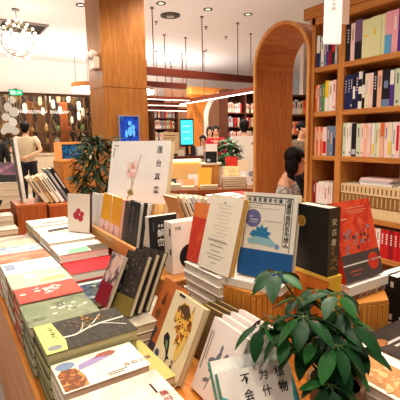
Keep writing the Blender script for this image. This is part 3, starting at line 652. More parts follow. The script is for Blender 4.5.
ledge_book('second white leaning book, just left of the first orange one', 2.183, 2.118, .02, .205, art([(240, 232, 222), (226, 220, 214)], 6, 33), WHITE, PGW)
ledge_book('orange book with pink foot, left of the two on the ledge', 2.11, 1.98, .034, .215, ORAN, plain((240, 226, 206), .5), PGW, deco=deco_or)
ledge_book('orange book with pink foot, right of the two on the ledge', 1.965, 1.835, .024, .215, ORAN, plain((238, 190, 150), .5), PGW, deco=deco_or)
ledge_book('pink edged book beside the right orange book', 1.83, 1.80, .03, .21, plain((236, 176, 150), .5), plain((226, 170, 140), .5), pages((236, 190, 160)))
ledge_book('dark grey book between the orange and black books', 1.796, 1.75, .03, .21, plain((74, 64, 60), .5), plain((60, 52, 48), .5))
def deco_bl(r): txt('漫长的告别', .022, r, .045, .185, plain((120, 112, 104), .5)); lines(r, [(.095, .098, .03, .18)], plain((120, 112, 104), .5))
ledge_book('black book with grey vertical lettering on the ledge', 1.742, 1.625, .026, .22, plain((34, 32, 32), .45), BLACK, PGW, deco=deco_bl)
ledge_book('second black book right of the grey lettered one', 1.62, 1.585, .026, .22, BLACK, BLACK, PGW, x=.70)
ledge_book('narrow tan book at the near end of the oak ledge', 1.58, 1.562, .05, .215, plain((214, 150, 74), .5), plain((196, 130, 60), .5), pages((236, 190, 120)), x=.725)

# large white picture folder behind the ledge
e = Vector((.385, -.923, 0)).normalized(); loc, rot = lean((.775, 2.285, LZ), e, .20, .035)
r = book('large white picture folder with a pink flower, standing behind the ledge', loc, rot, .45, .495, .034, plain((250, 246, 242), .5), plain((232, 222, 204), .5), 'L', pages((214, 190, 150)), name='picture_folder', cat='picture folder')
q = MB()
for (x, z, s, mi) in ((.185, .335, .042, 0), (.165, .355, .03, 1), (.205, .36, .03, 1), (.2, .315, .032, 1), (.165, .31, .03, 0), (.185, .30, .022, 2), (.19, .345, .014, 3)):
    q.prism(circ(x, z, s, 14, rz=s*.85), -.0008-.0004*mi, -.0004-.0004*mi, 'y', mi)
q.build('flower_print', [plain((248, 214, 208), .5), plain((250, 226, 220), .5), plain((240, 190, 186), .5), plain((226, 150, 130), .5)], r)
q = MB()
for pts in ([(.185, .29), (.19, .29), (.20, .23), (.194, .23)], [(.194, .232), (.2, .232), (.17, .16), (.165, .163)], [(.196, .24), (.20, .243), (.245, .42), (.242, .421)], [(.17, .20), (.2, .215), (.215, .19), (.19, .18)], [(.16, .2), (.185, .22), (.178, .19)]): q.prism(pts, -.0016, -.0012, 'y')
q.build('stem_print', plain((168, 142, 84), .5), r)
txt('莲台其墨', .042, r, .378, .445, plain((66, 60, 60), .6), step=1.75); lines(r, [(.02, .06, .465, .471), (.02, .03, .44, .455), (.02, .028, .40, .435)], plain((150, 146, 150), .5))

# row of white edged books leaning left behind the folder
def lean_left(where, group, items, x, y, z, ang, step, d=.15):
    for i, (c, th, h) in enumerate(items):
        q = MB(); q.box(0, .0015, 0, d, 0, h, 0); q.box(th-.0015, th, 0, d, 0, h, 0); q.box(.0015, th-.0015, 0, .0015, 0, h, 0); q.box(.0015, th-.0015, .0015, d-.003, .003, h-.003, 1); q.box(th*.3, th*.7, -.0006, 0, h*.4, h*.85, 2)
        col = PAL[c]; tag(q.build('book', [plain(col, .5), PG, plain((90, 84, 80) if sum(col) > 380 else (214, 206, 196), .5)], None, (x+i*step, y, z+.0005), (0, -ang, 0)), '%s leaning book, %s from left %s' % (c, NUM[i], where), 'book', group)
t = thing('riser_block', 'brown riser block behind the black and white upright books', 'riser', (.955, 1.62, TZ+.0005)); q = MB(); q.box(0, .205, 0, .21, 0, .21); q.build('block', RED, t, bevel=.002); q = MB(); q.box(-.004, .209, -.004, .214, .2105, .222); q.build('cap', RED, t)
lean_left('in the row behind the white folder', 'books leaning behind the folder', A(('tan', .02, .21), ('cream', .022, .205), ('white', .02, .20), ('silver', .02, .20), ('white', .02, .195), ('beige', .02, .19), ('white', .02, .185)), 1.005, 1.665, TZ+.2235, .40, .027, .14)

# ---- middle riser: black book, white dot book
t = thing('riser_block', 'low brown riser block under the black and the white dotted books', 'riser', (.69, 1.32, TZ+.0005)); q = MB(); q.box(0, .33, 0, .225, 0, .138); q.build('block', OAKX, t, bevel=.002); q = MB(); q.box(-.003, .333, -.003, .228, .1385, .146); q.build('cap', OAKX, t)
RZ = TZ + .1475
loc, rot = lean((.735, 1.545, RZ), (1, .02), .02, .03)
r = book('black upright book with two big white title characters and white spine', (.705, 1.508, RZ+.001), rot, .15, .225, .034, plain((36, 34, 36), .4), plain((232, 224, 212), .5), 'L', PGW)
WT = plain((236, 230, 222), .5); txt('解密', .036, r, .055, .150, WT, step=1.15); txt('麦家', .013, r, .048, .182, WT, vertical=False); lines(r, [(.02, .022, .16, .20)], GREY)
decal(rect(.135, .15, .11, .225), plain((196, 150, 140), .5), 'side_panel', r)
for k in range(2):
    loc, rot = leany((.747, 1.388+.034*k, RZ), .038, .01, .03)
    r = book(('white upright book with a black dot, in front of the black titled book', 'white upright book directly behind the black dotted one')[k], loc, rot, .145, .215, .028, art([(244, 234, 222), (240, 228, 214)], 4, 35), plain((238, 228, 212), .5), 'L', PGW)
    if k == 0:
        decal(circ(.086, .066, .052, 32), plain((24, 24, 32), .4), 'black_dot', r); txt('日出', .014, r, .022, .190, plain((40, 36, 36), .5), vertical=False)
        q = MB(); q.box(-.0008, -.0002, .008, .018, .16, .19); q.box(-.0008, -.0002, .008, .018, .08, .105); q.build('spine_print', plain((60, 56, 54), .5), r)

# flat white pile carrying the red and the cream text books
GW_ = 'flat white pile in the middle of the table'
for i in range(7):
    zt = TZ + .2285 - i*.0325
    book('thick white flat book, %s of the pile under the cream text book' % ORD[i], (.748-.006*(i % 2)+.004*i*.0, 1.062-.003*(i % 3), zt), (-PI/2, 0, 0), .15, .235, .0318, WHITE, plain((232, 220, 200), .5), 'R', PGW, GW_)
WZ = TZ + .2295
loc, rot = lean((.842, 1.33, WZ), (.12, -.99), .22, .02)
r = book('orange red leaning book left of the cream text book', (.760, 1.300, WZ+.006), (-.22, 0, -1.5), .105, .225, .02, art([(222, 74, 44), (206, 56, 40), (232, 112, 60)], 10, 36), plain((200, 70, 44), .5), 'L', PGW)
decal(rect(.0, .105, .17, .225), plain((236, 130, 66), .5), 'orange_head', r)
loc, rot = lean((.752, 1.207, WZ), (.056, -.998), .273, .026)
r = book('cream leaning book covered with small printed text', loc, rot, .177, .270, .026, art([(238, 226, 204), (244, 234, 214)], 4, 37), plain((226, 196, 140), .5), 'L', pages((222, 170, 96)))
sp = []
for k in range(13):
    z = .236-k*.0125; sp.append((.045+.01*(k % 3), .13-.012*(k % 2), z, z+.0022))
lines(r, sp, plain((222, 208, 186), .6)); lines(r, [(.03, .14, .105, .1085), (.05, .12, .088, .091), (.06, .11, .070, .0725), (.035, .135, .056, .058), (.05, .12, .045, .047), (.07, .10, .028, .030)], plain((150, 136, 124), .6), 'printed_lines'); decal(circ(.086, .245, .004, 10), plain((150, 130, 110), .5), 'small_emblem', r)

# red and white flat books on a riser behind the cream one
t = thing('riser_block', 'tall brown riser block behind the cream text book', 'riser', (1.17, 1.60, TZ+.0005)); q = MB(); q.box(0, .29, 0, .40, 0, .32); q.build('block', RED, t, bevel=.002); q = MB(); q.box(-.004, .294, -.004, .404, .3205, .33); q.build('cap', RED, t)
stack('white flat book with red bands on the tall riser', 1.18, 1.42, 1.61, 1.80, TZ+.3315, 1.095, 2, plain((240, 228, 216), .5), plain((206, 40, 44), .5), 'red and white flat books', pages((240, 226, 214)), 'B',
      deco=lambda r, w, h: [decal(rect(0, w, .05, .075), plain((206, 50, 50), .5), 'red_band', r), decal(rect(.17, w, 0, h), plain((214, 44, 40), .5), 'red_end', r, -.0008)])

# ---- hexagonal blocks with the display books
def hexblock(label, a, bb, h, group):
    """hexagonal slatted block: a-b is one face (world x, y), the body lies to the left of a->b"""
    a = Vector((a[0], a[1])); bb = Vector((bb[0], bb[1])); s = (bb-a).length; d = (bb-a)/s; c = (a+bb)/2 + Vector((-d.y, d.x))*s*math.sqrt(3)/2
    a0 = math.atan2((a-c).y, (a-c).x); t = thing('hexagonal_block', label, 'block', (c.x, c.y, TZ+.0005), (0, 0, a0))
    pts = [(s*math.cos(PI*k/3), s*math.sin(PI*k/3)) for k in range(6)]
    q = MB(); q.prism(pts, 0, h-.01); q.build('core', wood((204, 132, 56), (180, 106, 40)), t)
    q = MB(); q.prism([(p[0]*1.012, p[1]*1.012) for p in pts], h-.0095, h); q.build('top_plate', wood((222, 154, 74), (200, 128, 54), 0), t)
    sl = MB()
    for k in range(6):
        p0, p1 = Vector(pts[k]), Vector(pts[(k+1) % 6]); dd = (p1-p0)/s; nn = Vector((dd.y, -dd.x))
        for j in range(7):
            m0 = p0 + dd*(s*(j+.08)/7); m1 = p0 + dd*(s*(j+.92)/7)
            sl.prism([tuple(m0), tuple(m0+nn*.004), tuple(m1+nn*.004), tuple(m1)], .004, h-.012)
    sl.build('slat_facing', wood((226, 154, 66), (204, 128, 48)), t)
    return c
c1 = hexblock('hexagonal slatted wooden block under the blue maple leaf book', (.764, 1.055), (.796, .927), .205, 'hexagonal blocks')
H1 = TZ + .2065
yaw1 = math.atan2(-.25, 1) + YAW*0 - .30
# white thick book lying on the first block, blue book leaning on it
yb = -1.168
e = Vector((math.cos(yb), math.sin(yb), 0)); nrm = Vector((-e.y, e.x, 0))
o0 = Vector((.752, 1.085, H1))
r = book('thick white book lying on the hexagonal block under the blue book', (o0.x, o0.y, H1+.0262), (-PI/2, 0, yb), .235, .13, .0255, WHITE, plain((244, 238, 226), .5), 'B', PGW)
o1 = Vector((.812, 1.052, H1 + .0267))
loc, rot = lean(o1, e, .202, .03)
r = book('cream and blue book with a maple leaf, seal and framed vertical title', loc, rot, .158, .225, .024, plain((240, 230, 212), .5), plain((238, 228, 208), .5), 'L', pages((240, 226, 200)))
r.scale = (1.25, 1.25, 1.25); BLU = plain((36, 92, 150), .45); FR = plain((70, 84, 100), .5)
decal(rect(0.002, .158, .0, .072), BLU, 'blue_band', r)
q = MB()
for a_ in ((.012, .146, .2125, .215), (.012, .0135, .074, .215), (.1445, .146, .074, .215), (.125, .1265, .09, .214), (.012, .126, .196, .1975), (.125, .146, .09, .0915)): q.box(a_[0], a_[1], -.0008, -.0004, a_[2], a_[3])
q.build('frame_border', FR, r)
decal(circ(.036, .155, .024, 26), plain((112, 112, 158), .5), 'seal_print', r); lines(r, [(.026, .034, .158, .161), (.03, .052, .150, .153), (.03, .05, .144, .146)], plain((214, 210, 222), .5), 'seal_lettering', -.0008)
decal([(.03, .11), (.04, .125), (.05, .122), (.048, .135), (.06, .131), (.064, .142), (.07, .131), (.082, .136), (.08, .124), (.092, .12), (.084, .110), (.098, .10), (.088, .095), (.06, .098)], plain((48, 128, 172), .5), 'maple_leaf_print', r)
decal([(.024, .098), (.05, .108), (.09, .104), (.112, .092), (.1, .084), (.06, .088), (.03, .086)], plain((150, 196, 204), .5), 'leaf_reflection', r, -.0007); decal(circ(.112, .086, .007, 8), plain((120, 150, 190), .5), 'small_leaf', r)
txt('但愿呼我的名为旅人', .0145, r, .1355, .205, INK, step=.97); txt('松尾芭蕉俳句集', .0115, r, .022, .2055, FR, vertical=False, step=1.3); lines(r, [(.02, .06, .190, .1915), (.02, .11, .183, .1842), (.07, .12, .150, .1512)], plain((180, 176, 170), .6))

c2 = hexblock('hexagonal slatted wooden block under the black and red books', (1.012, .892), (1.038, .757), .172, 'hexagonal blocks')
H2 = TZ + .1735
t = thing('riser_block', 'narrow yellow and orange block under the black gold sealed book', 'riser', (.947, .770, TZ+.0006)); q = MB(); q.box(0, .056, 0, .145, 0, .262); q.build('block', wood((222, 128, 48), (204, 108, 40)), t, bevel=.002)
q = MB(); q.box(.001, .055, -.0035, -.0006, .0, .262); q.build('yellow_front', plain((244, 190, 50), .5), t); q = MB(); q.box(-.002, .0575, -.0035, .146, .2625, .274); q.build('cap', plain((240, 190, 70), .5), t)
r = book('thick black upright book with a gold seal and gilded spine lettering', (.950, .912, TZ+.2755), (0, 0, -1.605), .136, .212, .052, plain((30, 27, 26), .4), plain((78, 60, 40), .45), 'R', pages((214, 200, 176)))
GOLD = plain((206, 160, 76), .35, metal=.3)
decal(circ(.027, .158, .018, 24), GOLD, 'gold_seal', r); decal(circ(.027, .158, .013, 20), plain((170, 122, 52), .4), 'seal_centre', r, -.0008)
lines(r, [(.05, .11, .12, .122), (.06, .11, .105, .1065)], plain((52, 48, 46), .5))
tx = txt('安古魯', .023, r, 0, 0, plain((222, 200, 160), .5), y=0, step=1.35, name='spine_title'); tx.location = (.1367, .026, .168); tx.rotation_euler = (0, 0, PI/2)
q = MB()
for k in range(14): q.box(.1362, .1367, .008+.03*random.random(), .02+.03*random.random(), .02+.006*k, .024+.006*k)
q.build('spine_gilding', plain((156, 116, 62), .45), r)
# patterned and white flat books with the red book leaning on them
r = book('flat book with a patterned edge on the second hexagonal block', (1.052, .772, H2+.0185), (-PI/2, 0, -.0), .195, .10, .018, WHITE, art([(214, 196, 180), (120, 84, 76), (230, 214, 200)], 60, 38, hard=True), 'B', PGW)
r = book('thick white flat book directly under the red leaning book', (1.042, .765, H2+.0505), (-PI/2, 0, 0), .208, .105, .031, WHITE, plain((246, 240, 226), .5), 'B', PGW)
loc, rot = leany((1.043, .778, H2+.0512), .0, .27, .024)
r = book('red leaning book with a grey lower band beside the black sealed book', loc, rot, .196, .262, .022, art([(226, 62, 34), (236, 86, 48), (208, 48, 30), (240, 110, 70)], 16, 39), plain((200, 50, 36), .5), 'L', PGW)
decal(rect(.0, .196, 0, .088), plain((86, 74, 68), .5), 'grey_band', r); lines(r, [(.0, .196, .052, .057)], plain((232, 220, 206), .5), 'white_rule', -.0008)
decal(circ(.155, .05, .03, 9), plain((222, 62, 34), .5), 'red_splash', r, -.0008)
q = MB()
for k in range(30): q.prism(circ(random.uniform(.03, .16), random.gauss(.135, .02), random.uniform(.003, .009), 7), -.0008, -.0004, 'y', k % 3)
q.build('city_print', [plain((196, 128, 110), .5), plain((150, 130, 140), .5), plain((110, 60, 54), .5)], r)
lines(r, [(.06, .16, .236, .2385), (.06, .17, .226, .2285), (.065, .15, .219, .2215), (.03, .06, .20, .206)], plain((246, 150, 120), .5), 'printed_lines'); lines(r, [(.03, .09, .03, .034), (.04, .08, .018, .021)], plain((200, 90, 70), .5), 'band_lettering', -.0008)

# ---- right end of the table: black spines, dark flat book, bread book
y = .835
for k in range(4):
    th = .037; q = MB(); d, h = .14, .205; q.box(0, d, -th, -th+.002, 0, h, 0); q.box(0, d, -.002, 0, 0, h, 0); q.box(0, .002, -th+.002, -.002, 0, h, 0); q.box(.002, d-.004, -th+.002, -.002, .003, h-.003, 1)
    for z in (.165, .045, .015): q.box(-.0008, 0, -th*.68, -th*.36, z, z+.02, 2)
    tag(q.build('book', [plain((34, 30, 28), .4), PGW, plain((206, 196, 176), .5)], None, (1.296, y, TZ+.0006)), 'black spined upright book right of the red book, %s from the left' % NUM[k], 'book', 'black spined upright books'); y -= th+.001
def deco_dk(r, w, h): lines(r, [(.04, .16, .09, .10), (.05, .14, .07, .078)], plain((206, 200, 190), .5)); decal(circ(.03, .11, .028, 14, rz=.018), plain((170, 106, 60), .5), 'brown_ball_print', r); decal(rect(.0, .2, .0, .03), plain((60, 40, 32), .5), 'foot_print', r)
stack('dark flat book with a brown round picture at the right', 1.00, 1.235, .535, .70, TZ+.0006, .795, 4, art([(52, 44, 40), (66, 54, 46), (40, 34, 32)], 10, 40), plain((50, 42, 38), .5), 'dark flat books at the right', deco=deco_dk)
def deco_bread(r, w, h):
    BR = art([(206, 150, 90), (232, 190, 130), (180, 116, 62), (240, 206, 150)], 24, 41)
    decal([(.012, .012), (.12, .012), (.12, .17), (.012, .17)], plain((196, 140, 86), .5), 'table_print', r, -.0004)
    for k, (x, z, a) in enumerate(((.04, .12, .5), (.07, .10, .6), (.10, .13, .5), (.05, .06, .4), (.09, .05, .7))):
        decal([(x+.05*math.cos(t_)*math.cos(a)-.012*math.sin(t_)*math.sin(a), z+.05*math.cos(t_)*math.sin(a)*.8+.012*math.sin(t_)*math.cos(a)) for t_ in [2*PI*i/14 for i in range(14)]], BR, 'bread_print', r, -.0006-.0002*k)
    lines(r, [(.128, .134, .03, .09)], INK)
stack('white flat book with a bread picture at the lower right', .812, .972, .44, .668, TZ+.0006, .805, 4, plain((246, 238, 222), .5), WHITE, 'bread picture books', PGW, deco=deco_bread)

# ---- far end of the table: two brown boxes with tall books
def wood_box(label, x0, x1, y0, y1, h):
    t = thing('display_box', label, 'box', (x0, y0, TZ+.0005)); W_ = wood((168, 90, 44), (140, 70, 32))
    q = MB(); q.box(0, x1-x0, 0, .018, 0, h-.018); q.box(0, .018, .018, y1-y0, 0, h-.018); q.box(x1-x0-.018, x1-x0, .018, y1-y0, 0, h-.018); q.box(.018, x1-x0-.018, y1-y0-.018, y1-y0, 0, h-.018); q.build('side_boards', W_, t)
    q = MB(); q.box(-.002, x1-x0+.002, -.002, y1-y0+.002, h-.0175, h); q.build('top_board', wood((190, 112, 60), (164, 90, 44), 0), t, bevel=.002); return t
wood_box('reddish brown display box at the far left corner of the table', .392, .588, 2.95, 3.26, .265)
wood_box('shorter reddish brown display box right of the corner one', .60, .745, 2.93, 3.20, .25)
BZ = TZ + .2657
t = thing('picture_board', 'very tall narrow white board standing on the corner display box', 'board', (.452, 3.04, BZ), (0, -.07, -.03))
q = MB(); q.box(0, .022, 0, .19, 0, .46); q.build('board', plain((240, 234, 226), .5), t)
q = MB(); q.box(-.0015, -.0003, .01, .18, .02, .45); q.build('picture_face', art([(96, 92, 92), (170, 160, 150), (70, 70, 74), (206, 196, 186)], 14, 42), t)
lean_left('on the corner display box', 'small books on the corner box', A(('white', .016, .16), ('silver', .016, .16)), .53, 3.05, BZ, -.30, .022, .04)
lean_left('on the shorter display box', 'books leaning on the shorter box', A(('beige', .03, .22), ('tan', .024, .22), ('cream', .026, .23), ('white', .024, .24)), .592, 2.99, TZ+.2507, .52, .037, .15)
lean_left('at the right end of the shorter display box', 'dark books on the shorter box', A(('grey', .02, .285), ('black', .022, .285)), .748, 3.0, TZ+.2507, .52, .034, .15)
loc, rot = lean((.655, 2.46, TZ+.0006), (.85, -.52), .06, .02)
r = book('pale picture book with a red flower standing past the oak ledge', (.545, 2.232, .9025), (-.10, 0, -.98), .15, .21, .022, plain((240, 226, 206), .5), plain((70, 50, 46), .5), 'R', PGW)
q = MB()
for x, z, s in ((.06, .09, .022), (.09, .075, .018), (.075, .115, .016), (.10, .10, .014)): q.prism(circ(x, z, s, 9), -.0009, -.0004, 'y')
q.build('flower_print', plain((186, 60, 76), .5), r)
GC = 'flat piles at the far left of the table'
stack('grey and white flat book left of the corner display box', .185, .37, 2.78, 2.93, TZ+.0006, .84, 4, plain((206, 196, 180), .5), plain((120, 108, 96), .5), GC)
stack('pale flat book, farthest pile of the left table edge', .185, .37, 2.96, 3.12, TZ+.0006, .90, 5, plain((224, 214, 200), .5), plain((150, 130, 112), .5), GC)
book('white edged dark book leaning on the far left pile', (.20, 2.93, .842), (0, .45, 0), .024, .20, .13, BLACK, WHITE, None)

# ---- second table beyond, left
t = thing('display_table', 'second wooden display table standing beyond the main one at left', 'table', (-.43, 4.35, 0))
q = MB(); q.box(0, 1.05, 0, .75, .70, .735); q.build('tabletop', RED, t); q = MB(); q.box(.03, 1.02, .03, .72, 0, .6995); q.build('cabinet_body', RED, t)
for nm, x0, x1, y0, y1, zt, m in (('pink red flat book, leftmost on the second table', .10, .36, 4.40, 4.62, .94, plain((206, 110, 100), .5)), ('cream flat book on the second table', .40, .62, 4.38, 4.60, .99, plain((230, 214, 186), .5)),):
    stack(nm, x0, x1, y0, y1, .7356, zt, 4, m, CREAM, 'piles on the second table')
r = book('upright picture book with a pink landscape cover on the second table', (.41, 4.50, .9935), (-.15, 0, -.4), .22, .20, .02, art([(236, 190, 190), (180, 130, 150), (90, 80, 96), (240, 220, 214)], 7, 44), WHITE, 'L')
decal(rect(0, .22, 0, .07), plain((60, 62, 60), .5), 'dark_foot', r)

# ================================================================== PLANTS
def leaf_mesh(L, W, mat_, droop=.25, name='leaflet', n=7):
    """leaf along +x from the origin, folded along the midrib and drooping"""
    vs = []; fs = []
    for i in range(n+1):
        u = i/n; wd = W*(math.sin(PI*min(1, u**.85))**.75)*.5 if 0 < i < n else .0006
        x = L*u; z = -droop*L*u*u
        vs += [(x, -wd, z + wd*.25), (x, 0, z), (x, wd, z + wd*.25)]
    for i in range(n):
        a = i*3; fs += [(a, a+3, a+4, a+1), (a+1, a+4, a+5, a+2)]
    o = len(vs); vs2 = [(v[0], v[1], v[2]-.0009) for v in vs]
    fs2 = [tuple(reversed([k+o for k in f])) for f in fs]
    b = MB(); b.add(vs+vs2, fs+fs2); return b.mesh(name, mat_, True)
LEAFM = art([(16, 48, 24), (26, 70, 32), (20, 58, 28)], 12, 50, rough=.38); LEAFL = art([(34, 88, 38), (46, 104, 44)], 12, 51, rough=.38)
STEM = plain((78, 104, 50), .5)
def schefflera(loc):
    t = thing('potted_plant', 'dark green umbrella plant with whorled leaves in a clay pot at the front', 'plant', loc)
    q = MB(); q.lathe([(.045, 0), (.055, .03), (.064, .10), (.068, .105), (.068, .118), (.060, .118), (.058, .105)], n=20); pot = q.build('pot', plain((150, 108, 74), .6), t, smooth=False)
    q = MB(); q.lathe([(.002, .106), (.057, .106)], n=16); q.build('soil', plain((52, 38, 28), .9), t)
    l1 = leaf_mesh(.078, .036, LEAFM, .22); l2 = leaf_mesh(.068, .033, LEAFL, .10); l3 = leaf_mesh(.062, .031, LEAFM, .4)
    base = Vector(loc)
    for wi, (w_, nl, sc_, a0, til) in enumerate(WHORLS):
        c = Vector(w_) - base
        q = MB(); m = Vector((c.x*.45, c.y*.45, .10 + (c.z-.10)*.6)); q.tube([(c.x*.08, c.y*.08, .10), m, c], [.0035, .003, .002], 6); st = q.build('stem', STEM, t, smooth=True)
        for k in range(nl):
            a = a0 + 2*PI*k/nl + random.uniform(-.2, .2); me = (l1, l2, l3, l1)[(k+wi) % 4]
            o = bpy.data.objects.new('leaflet', me); C.objects.link(o); o.parent = t
            s = sc_*random.uniform(.85, 1.1); o.scale = (s, s, s)
            pet = .016*sc_
            o.location = c + Vector((math.cos(a)*pet, math.sin(a)*pet, -.003)); o.rotation_euler = (random.uniform(-.3, .3), til + random.uniform(-.25, .3), a)
            q = MB(); q.tube([c, o.location], .0011, 5); q.build('petiole', STEM, st)
WHORLS = []
for (px, py, d, nl, s, a0, til) in ((277, 272, .93, 7, .95, .3, .20), (336, 293, .93, 7, 1.0, .9, .30), (304, 316, .90, 7, 1.05, .1, .45), (347, 322, .92, 7, 1.0, .5, .35), (318, 290, 1.0, 6, .85, .2, .5),
                                    (272, 318, 1.0, 6, .9, 1.1, .5), (336, 345, .86, 7, 1.05, .6, .55), (330, 385, .84, 6, .95, 0, .6), (345, 360, .88, 7, .95, .4, .6), (328, 375, .88, 6, .9, .8, .6), (318, 338, .90, 6, .9, .2, .5), (312, 318, .96, 6, .95, .7, .4), (335, 330, .90, 6, 1.0, .1, .5), (262, 326, .98, 6, .95, .4, .5), (288, 332, .93, 7, 1.0, .8, .55), (300, 298, .97, 6, .85, .1, .4), (340, 308, .95, 7, .9, .3, .4), (300, 345, .93, 6, .9, .9, .7), (355, 345, .92, 6, .9, .1, .5)):
    WHORLS.append((tuple(P(px, py, d)), nl, s, a0, til))
schefflera((.745, .575, TZ+.0006))

def bush(label, loc, top, n, L, W, spread, mat_, pot_h, pot_r, potc, seed, cat='plant', name='potted_plant', z0=.5):
    rnd = random.Random(seed); t = thing(name, label, cat, loc)
    q = MB(); q.lathe([(pot_r*.75, 0), (pot_r, pot_h), (pot_r*.9, pot_h), (pot_r*.88, pot_h-.03)], n=18); q.build('pot', plain(potc, .5), t)
    fol = MB(); lm = leaf_mesh(L, W, mat_, .35, n=4); ld = [tuple(v.co) for v in lm.vertices]; lf = [tuple(p.vertices) for p in lm.polygons]
    st = MB()
    for k in range(n):
        a = rnd.uniform(0, 2*PI); rr = spread*math.sqrt(rnd.random())*.9; z = z0 + (top-z0)*rnd.random()
        f = math.sqrt(max(.05, 1-((z-(z0+top)/2)/((top-z0)*.56))**2)); x, y = rr*f*math.cos(a), rr*f*math.sin(a)
        M_ = Matrix.Translation((x, y, z)) @ Matrix.Rotation(a+rnd.uniform(-.8, .8), 4, 'Z') @ Matrix.Rotation(rnd.uniform(-.9, .7), 4, 'Y') @ Matrix.Rotation(rnd.uniform(-.5, .5), 4, 'X')
        fol.T = M_; fol.add(ld, lf)
        if k % max(1, n//14) == 0: st.tube([(rnd.uniform(-.03, .03), rnd.uniform(-.03, .03), pot_h-.03), (x*.4, y*.4, (z+pot_h)/2), (x, y, z)], .006, 5)
    f_ = fol.build('foliage', mat_, t); f_['kind'] = 'stuff'; st.build('stems', plain((70, 74, 40), .6), t)
    return t
p = P(98, 160, 4.3)
bush('dark bushy palm like plant in a tall pot in front of the oak column', (p.x, p.y, 0), 1.42, 420, .17, .030, .26, art([(18, 40, 20), (30, 62, 30), (44, 84, 44)], 8, 52, rough=.4), .60, .17, (60, 50, 44), 3, z0=.72)
p = P(228, 158, 5.95)
bush('small leafy green plant near the white poster stand in the background', (p.x, p.y, 0), 1.34, 160, .13, .05, .17, art([(28, 72, 34), (46, 104, 50)], 8, 53, rough=.4), .75, .13, (120, 100, 80), 4, z0=.92)

# ================================================================== LEFT BACKGROUND
t = thing('media_cabinet', 'light orange wooden cabinet with a wooden screen housing left of the column', 'cabinet', (1.42, 5.9, 0))
q = MB(); q.box(0, .95, 0, .5, 0, 1.10); q.build('body', wood((214, 140, 70), (190, 114, 50)), t)
for k in range(3):
    q = MB(); q.box(.02+.31*k, .305+.31*k, -.014, -.0005, .10, 1.05); dr = q.build('door', wood((222, 150, 78), (200, 126, 58)), t, bevel=.003)
    q = MB(); q.box(.26+.31*k, .27+.31*k, -.032, -.0145, .60, .72); q.build('handle', plain((90, 60, 40), .4), dr)
q = MB(); q.box(0, .40, .05, .40, 1.1005, 1.13); q.box(0, .40, .05, .40, 1.345, 1.375); q.box(0, .03, .05, .40, 1.1305, 1.3445); q.box(.37, .40, .05, .40, 1.1305, 1.3445); q.build('screen_housing', wood((206, 132, 70), (180, 104, 48), 0), t)
q = MB(); q.box(.032, .368, .08, .12, 1.132, 1.343); q.build('screen', art([(20, 60, 150), (40, 140, 210), (16, 40, 110), (120, 190, 230)], 9, 54), t)
s_ = t.children[-1].data.materials[0].node_tree; bs = s_.nodes['Principled BSDF']; rp = [n for n in s_.nodes if n.type == 'VALTORGB'][0]; s_.links.new(rp.outputs[0], bs.inputs['Emission Color']); bs.inputs['Emission Strength'].default_value = .9
# poster screen on the column
p0, p1 = PY(118, 115, CY0-.02), PY(140, 142, CY0-.02)
t = thing('poster_screen', 'blue lit poster screen in a pale frame mounted on the oak column', 'screen', (p0.x, CY0-.001, 1.30))
W_, H_ = p1.x-p0.x, p0.z-1.30
q = MB(); q.box(0, W_, -.03, 0, 0, .016); q.box(0, W_, -.03, 0, H_-.016, H_); q.box(0, .014, -.03, 0, .016, H_-.016); q.box(W_-.014, W_, -.03, 0, .016, H_-.016); q.build('frame', plain((170, 160, 170), .4, metal=.3), t)
q = MB(); q.box(.014, W_-.014, -.022, -.001, .016, H_-.016); o = q.build('poster', art([(14, 36, 110), (22, 60, 160), (10, 26, 84), (60, 130, 220)], 8, 55), t)
s_ = o.data.materials[0].node_tree; bs = s_.nodes['Principled BSDF']; rp = [n for n in s_.nodes if n.type == 'VALTORGB'][0]; s_.links.new(rp.outputs[0], bs.inputs['Emission Color']); bs.inputs['Emission Strength'].default_value = .7
q = MB()
for x, z, s, h in ((.10, .17, .02, .05), (.15, .20, .03, .06), (.20, .18, .018, .05), (.15, .30, .025, .03), (.19, .25, .03, .03)): q.prism(circ(x, z, s, 10, rz=h), -.0235, -.0225, 'y')
q.build('poster_figures', plain((90, 170, 240), .5, emit=.5), t)
# emergency light on the column's left face
p = P(96, 62, 4.98); t = thing('emergency_light', 'white twin head emergency light on the side of the oak column', 'emergency light', (CX0-.0008, 5.02, 2.33))
q = MB(); q.box(-.07, 0, -.10, .10, -.07, .07); q.build('housing', plain((236, 226, 208), .4), t, bevel=.008)
for y in (-.06, .06):
    q = MB(); q.T = Matrix.Translation((-.06, y, .10)) @ Matrix.Rotation(-PI/2, 4, 'Y'); q.lathe([(.02, -.05), (.045, -.01), (.048, .03), (.04, .035)], n=14); q.build('lamp_head', plain((240, 232, 214), .35), t)

# ================================================================== CENTRE BACKGROUND
# service counter with lit front
KA = -.52; k_ = P(150, 160, 7.0); KX, KY = k_.x, k_.y
t = thing('service_counter', 'dark topped service counter with a warm glowing front in the background', 'counter', (KX, KY, 0), (0, 0, KA))
q = MB(); q.box(-.5, .95, -.06, .55, 1.04, 1.09); q.build('countertop', plain((86, 40, 30), .35), t)
q = MB(); q.box(-.45, .9, .04, .5, .10, 1.0395); q.build('front_panel', plain((238, 196, 130), .5), t); q = MB(); q.box(-.4, .85, .10, .46, 0, .0995); q.build('plinth', BLACK, t)
q = MB(); q.box(-.44, .88, .0, .035, 1.005, 1.039); q.build('light_strip', plain((255, 236, 200), .5, emit=7, emcol=(255, 226, 170)), t)
def pc(x, y, z=1.0905):
    a = KA; return (KX + x*math.cos(a) - y*math.sin(a), KY + x*math.sin(a) + y*math.cos(a), z)
t = thing('kiosk_screen', 'cyan lit upright screen with a dark surround on the counter', 'screen', pc(.66, .34), (0, 0, -.55))
q = MB(); q.box(-.10, .10, -.06, .10, 0, .02); q.box(-.03, .03, 0, .03, .02, .16); q.build('stand', BLACK, t)
